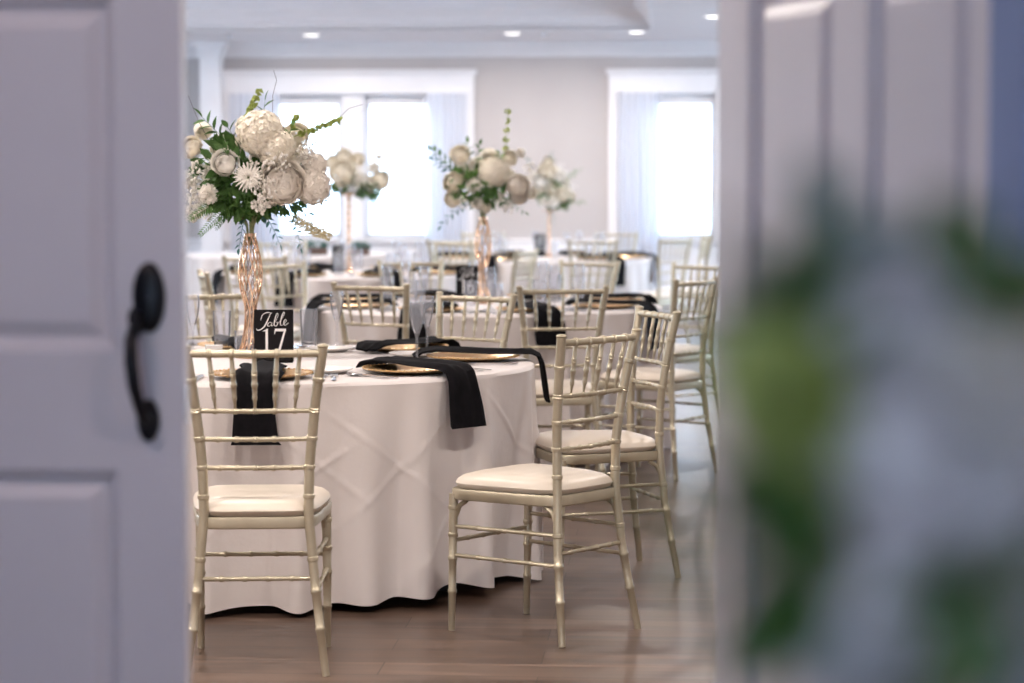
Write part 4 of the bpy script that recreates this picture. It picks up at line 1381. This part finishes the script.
I2 = [
 ('hydrangea', 494, 172, 15.5, -.05), ('peony', 519, 186, 11.5, -.08), ('peony', 520, 196, 9, -.05), ('rose', 453, 183, 10, -.06), ('hydrangea', 455, 184, 8, -.02), ('carnation', 474, 186, 8.5, -.08), ('rose', 453, 199, 8.5, -.05), ('rose', 460, 155, 10, 0), ('carnation', 477, 203, 7, -.06),
 ('rose', 490, 157, 9, .04), ('rose', 510, 158, 8, .02), ('carnation', 521, 153, 6, .0), ('rose', 532, 193, 6, -.04), ('hydrangea', 480, 170, 14, .08), ('hydrangea', 505, 178, 12, .10), ('peony', 465, 175, 11, .08), ('rose', 486, 208, 5, -.06),
 ('bells', (505, 165, .02), (508, 111, .02), 5, .015), ('spray', (470, 180, 0), (432, 150, 0), 0, 12, .034, 'leaf'), ('spray', (455, 175, 0), (434, 160, -.04), 0, 8, .03, 'leaf_blue'), ('spray', (470, 160, 0), (468, 143, 0), 0, 5, .034, 'leaf'), ('spray', (475, 165, 0), (480, 145, 0), 0, 5, .03, 'leaf'),
 ('spray', (475, 205, 0), (441, 226, -.03), .03, 10, .026, 'leaf_blue'), ('spray', (500, 200, 0), (525, 212, -.03), .01, 8, .024, 'leaf'), ('spray', (505, 165, -.04), (500, 155, -.06), 0, 5, .03, 'leaf_mid'),
 ('gyp', [(465, 200, 10, -.06), (480, 180, 9, -.06), (500, 200, 9, -.06), (508, 208, 7, -.04), (470, 165, 8, 0), (530, 170, 8, 0)], 35),
]
r2, _ = arrangement(V2, VT, S2, I2, 'cream flower arrangement with one tall green stem in the second wire vase', 21, 483, 218)
leaf_mass(r2, .0, .13, .16, .08, .07, 130, .05, 6)
leaf_mass(r2, .05, .12, .05, .08, .06, 50, .05, 16, 'leaf_mid')
leaf_mass(r2, -.06, .17, .12, .10, .09, 110, .06, 26, 'leaf_mid')
stem_bundle(r2, 2)
S3 = 145.0
I3 = [
 ('rose', 343, 173, 12.5, -.08), ('rose', 344, 158, 9, .0), ('carnation', 362, 180, 8, -.05), ('rose', 332, 163, 7, 0), ('rose', 382, 180, 9, -.02), ('carnation', 375, 168, 7, 0), ('rose', 358, 160, 7, .03), ('hydrangea', 350, 176, 10, .08), ('rose', 370, 184, 8, -.05), ('carnation', 380, 157, 4, 0),
 ('spray', (375, 185, 0), (404, 162, 0), .02, 8, .03, 'leaf_blue'), ('spray', (365, 190, 0), (382, 210, -.05), .02, 12, .036, 'leaf'), ('spray', (340, 190, 0), (328, 196, 0), .01, 8, .034, 'leaf'), ('spray', (335, 165, 0), (327, 150, 0), 0, 6, .026, 'leaf_mid'),
 ('gyp', [(365, 172, 9, -.05), (378, 160, 7, 0), (355, 185, 7, -.06)], 35), ('twig', [(350, 170, 0), (352, 120, 0), (372, 105, 0)]),
]
r3, _ = arrangement(V3, 1.29, S3, I3, 'small cream flower arrangement against the bright double window', 31, 349, 194)
leaf_mass(r3, .05, .05, .16, .08, .05, 130, .055, 7)
leaf_mass(r3, .13, .03, .09, .06, .06, 60, .05, 17, 'leaf')
S4 = 121.0
I4 = [
 ('rose', 545, 171, 8, -.02), ('rose', 562, 185, 7, -.04), ('carnation', 545, 201, 6, -.05), ('rose', 552, 190, 7, -.06), ('rose', 569, 198, 6, 0), ('rose', 548, 163, 6, 0), ('carnation', 535, 178, 7, 0), ('rose', 540, 190, 7, .03), ('rose', 557, 174, 6, .04), ('hydrangea', 548, 184, 10, .1), ('white_rose', 560, 177, 6, -.09), ('white_rose', 541, 182, 7, -.09), ('carnation', 553, 202, 6, -.09), ('rose', 550, 172, 7, -.08), ('rose', 563, 195, 7, -.08),
 ('spray', (555, 190, 0), (580, 170, 0), .01, 8, .03, 'leaf_mid'), ('spray', (550, 180, 0), (552, 155, 0), .0, 7, .03, 'leaf_blue'), ('spray', (555, 195, 0), (568, 206, -.04), .0, 8, .05, 'leaf'), ('spray', (548, 200, 0), (553, 221, -.04), .0, 8, .03, 'leaf_blue'), ('spray', (560, 200, 0), (583, 203, 0), 0, 7, .03, 'leaf_mid'), ('spray', (540, 185, 0), (527, 160, 0), 0, 8, .03, 'leaf_blue'),
 ('gyp', [(550, 180, 12, -.05), (560, 170, 8, 0), (570, 188, 7, 0)], 35),
]
r4, _ = arrangement(V4, 1.13, S4, I4, 'loose white flower arrangement before the bare far wall', 41, 549, 211)
leaf_mass(r4, .0, .17, .13, .09, .10, 60, .05, 8, 'leaf_mid')
leaf_mass(r4, .04, .08, .12, .08, .05, 50, .06, 9, 'leaf')
b = MB(); 
for i in range(9):
    a = i * .7; b.tube([(.01 * math.cos(a), .01 * math.sin(a), 0), (.05 * math.cos(a), .05 * math.sin(a), .14)], .003, 5)
part('stems', b, 'moss', r4)
b = MB()
for i in range(9):
    a = i * .7; b.tube([(.02 * math.cos(a), .02 * math.sin(a), -.002), (.06 * math.cos(a), .06 * math.sin(a), .08)], .003, 5)
part('stems', b, 'moss', r3)

# dark boxes with greenery on the far left table
for (px, py, hw, lab, sd) in ((308, 261, .12, 'dark wooden box of blue green foliage on the far left table, left one', 1), (362, 260, .085, 'dark wooden box of blue green foliage beside the slender pink gold stand', 2)):
    q = at_px(px, py)
    s_ = 1.0
    root = thing('planter_box', lab, 'planter', (-1.70 if sd == 1 else -1.30, 20.72 if sd == 1 else 20.62, ZT), .05, 'dark foliage boxes on the far table')
    q2 = root.location
    b = MB()
    b.box(-hw, hw, -.05, -.042, 0, .06); b.box(-hw, hw, .042, .05, 0, .06); b.box(-hw, -hw + .008, -.042, .042, 0, .06); b.box(hw - .008, hw, -.042, .042, 0, .06); b.box(-hw, hw, -.05, .05, 0, .006)
    part('box', b, 'box', root, False)
    leaf_mass(root, 0, .075, hw * .9, .05, .03, 70, .05, sd, 'leaf_blue')

# ---------------------------------------------------------------- foreground bouquet in the hall
ZB = .84
SB = F_PX / ZB
def B(px, py, dz=0.0):
    d = ZB + dz
    pit = math.atan(161.5 / F_PX)
    dx, dy = (px - 512) / F_PX, -(py - 341.5) / F_PX
    v = Vector((dx, math.cos(pit) + dy * math.sin(pit), -math.sin(pit) + dy * math.cos(pit)))
    return Vector((0, 0, H_CAM)) + v * d
bc = B(905, 600)
root = thing('hall_bouquet', 'large blurred bouquet of white roses and green leaves close to the camera at right', 'flower arrangement', (bc.x, bc.y, 1.16))
O = root.location.copy()
rb = random.Random(5)
for (px, py, r, dz, kind) in [
 (880, 330, 78, .0, 'white_rose'), (975, 345, 75, .03, 'rose'), (900, 440, 80, -.02, 'white_rose'), (1010, 470, 75, .0, 'white_rose'), (830, 250, 30, .05, 'white_rose'),
 (960, 540, 60, .05, 'carnation'), (860, 640, 72, -.02, 'white_rose'), (1000, 640, 70, .02, 'white_rose'), (780, 620, 40, .05, 'carnation'), (930, 270, 42, .05, 'white_rose'), (1015, 290, 45, .03, 'rose'), (800, 500, 45, .06, 'carnation'),
 (900, 545, 62, -.03, 'white_rose'), (1000, 560, 60, -.01, 'white_rose'), (830, 560, 45, .0, 'carnation'), (930, 620, 45, .0, 'carnation'), (1000, 400, 60, .03, 'white_rose'), (985, 500, 55, -.02, 'white_rose'), (880, 600, 50, -.04, 'white_rose'), (840, 400, 60, .04, 'white_rose'), (960, 420, 70, .10, 'white_rose'), (1060, 400, 80, .08, 'rose'), (1070, 560, 80, .05, 'white_rose')]:
    p = B(px, py, dz) - O
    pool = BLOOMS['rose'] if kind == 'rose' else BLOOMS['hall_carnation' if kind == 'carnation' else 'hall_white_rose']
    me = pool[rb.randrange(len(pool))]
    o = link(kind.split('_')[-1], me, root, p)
    n = Vector((p.x * 3, -1, p.z * 2)).normalized(); o.rotation_mode = 'QUATERNION'; o.rotation_quaternion = n.to_track_quat('Z', 'Y')
    rr = r / SB; o.scale = (rr, rr, rr * .85)
def bspray(a, c_, n, ls, m, w=1.3):
    part('leaf_spray', spray(B(*a) - O, B(*c_) - O, 0.0, n, ls, int(a[0] + c_[0]), w=w), m, root)
bspray((890, 590, -.02), (722, 540, -.03), 8, .034, 'leaf', 1.4)
bspray((880, 600, -.02), (765, 585, -.03), 6, .036, 'leaf', 1.5)
bspray((860, 450, 0), (770, 300, .0), 8, .032, 'leaf', 1.6)
bspray((860, 480, 0), (785, 340, .01), 8, .030, 'leaf', 1.6)
bspray((950, 320, 0), (985, 262, .0), 5, .030, 'leaf', 1.4)
bspray((985, 560, -.05), (945, 625, -.05), 5, .024, 'leaf', 1.4)
bspray((850, 560, 0), (800, 460, .03), 8, .034, 'leaf_blue', 1.6)
bspray((860, 400, 0), (830, 230, .03), 7, .028, 'leaf_blue', 1.5)
part('green_bell_stem', bells(B(835, 500, -.01) - O, B(778, 385, -.02) - O, 6, .019, 3, .45), 'bells', root)
b = gyp([(*(B(870, 250, .05) - O), .02), (*(B(810, 600, .0) - O), .02), (*(B(760, 640, .02) - O), .015), (*(B(990, 400, -.02) - O), .03)], 60, 5, .003); part('babys_breath', b, 'petal_white', root, kind='stuff')
leaf_mass(root, .02, .03, .05, .04, .08, 50, .035, 22)
leaf_mass(root, -.01, -.04, .035, .03, .05, 30, .035, 23)
stem_bundle(root, 7, .08, -.17)
# glass cylinder vase and its plinth carry it
root = thing('hall_vase', 'tall white vase under the foreground bouquet', 'vase', (O.x, O.y, .90))
b = MB(); b.lathe([(.001, 0), (.035, 0), (.037, .01), (.030, .06), (.028, .15), (.036, .19), (.034, .19), (.026, .15), (.028, .06), (.001, .012)], 28); part('body', b, 'china', root)
root = thing('display_plinth', 'white square plinth standing on the hall floor under the bouquet', 'plinth', (O.x, O.y, 0))
b = MB(); b.box(-.13, .13, -.13, .13, .06, .87); part('shaft', b, 'trim', root, False)
b = MB(); b.box(-.15, .15, -.15, .15, 0, .06); part('base', b, 'trim', root, False)
b = MB(); b.box(-.15, .15, -.15, .15, .87, .90); part('top', b, 'trim', root, False)
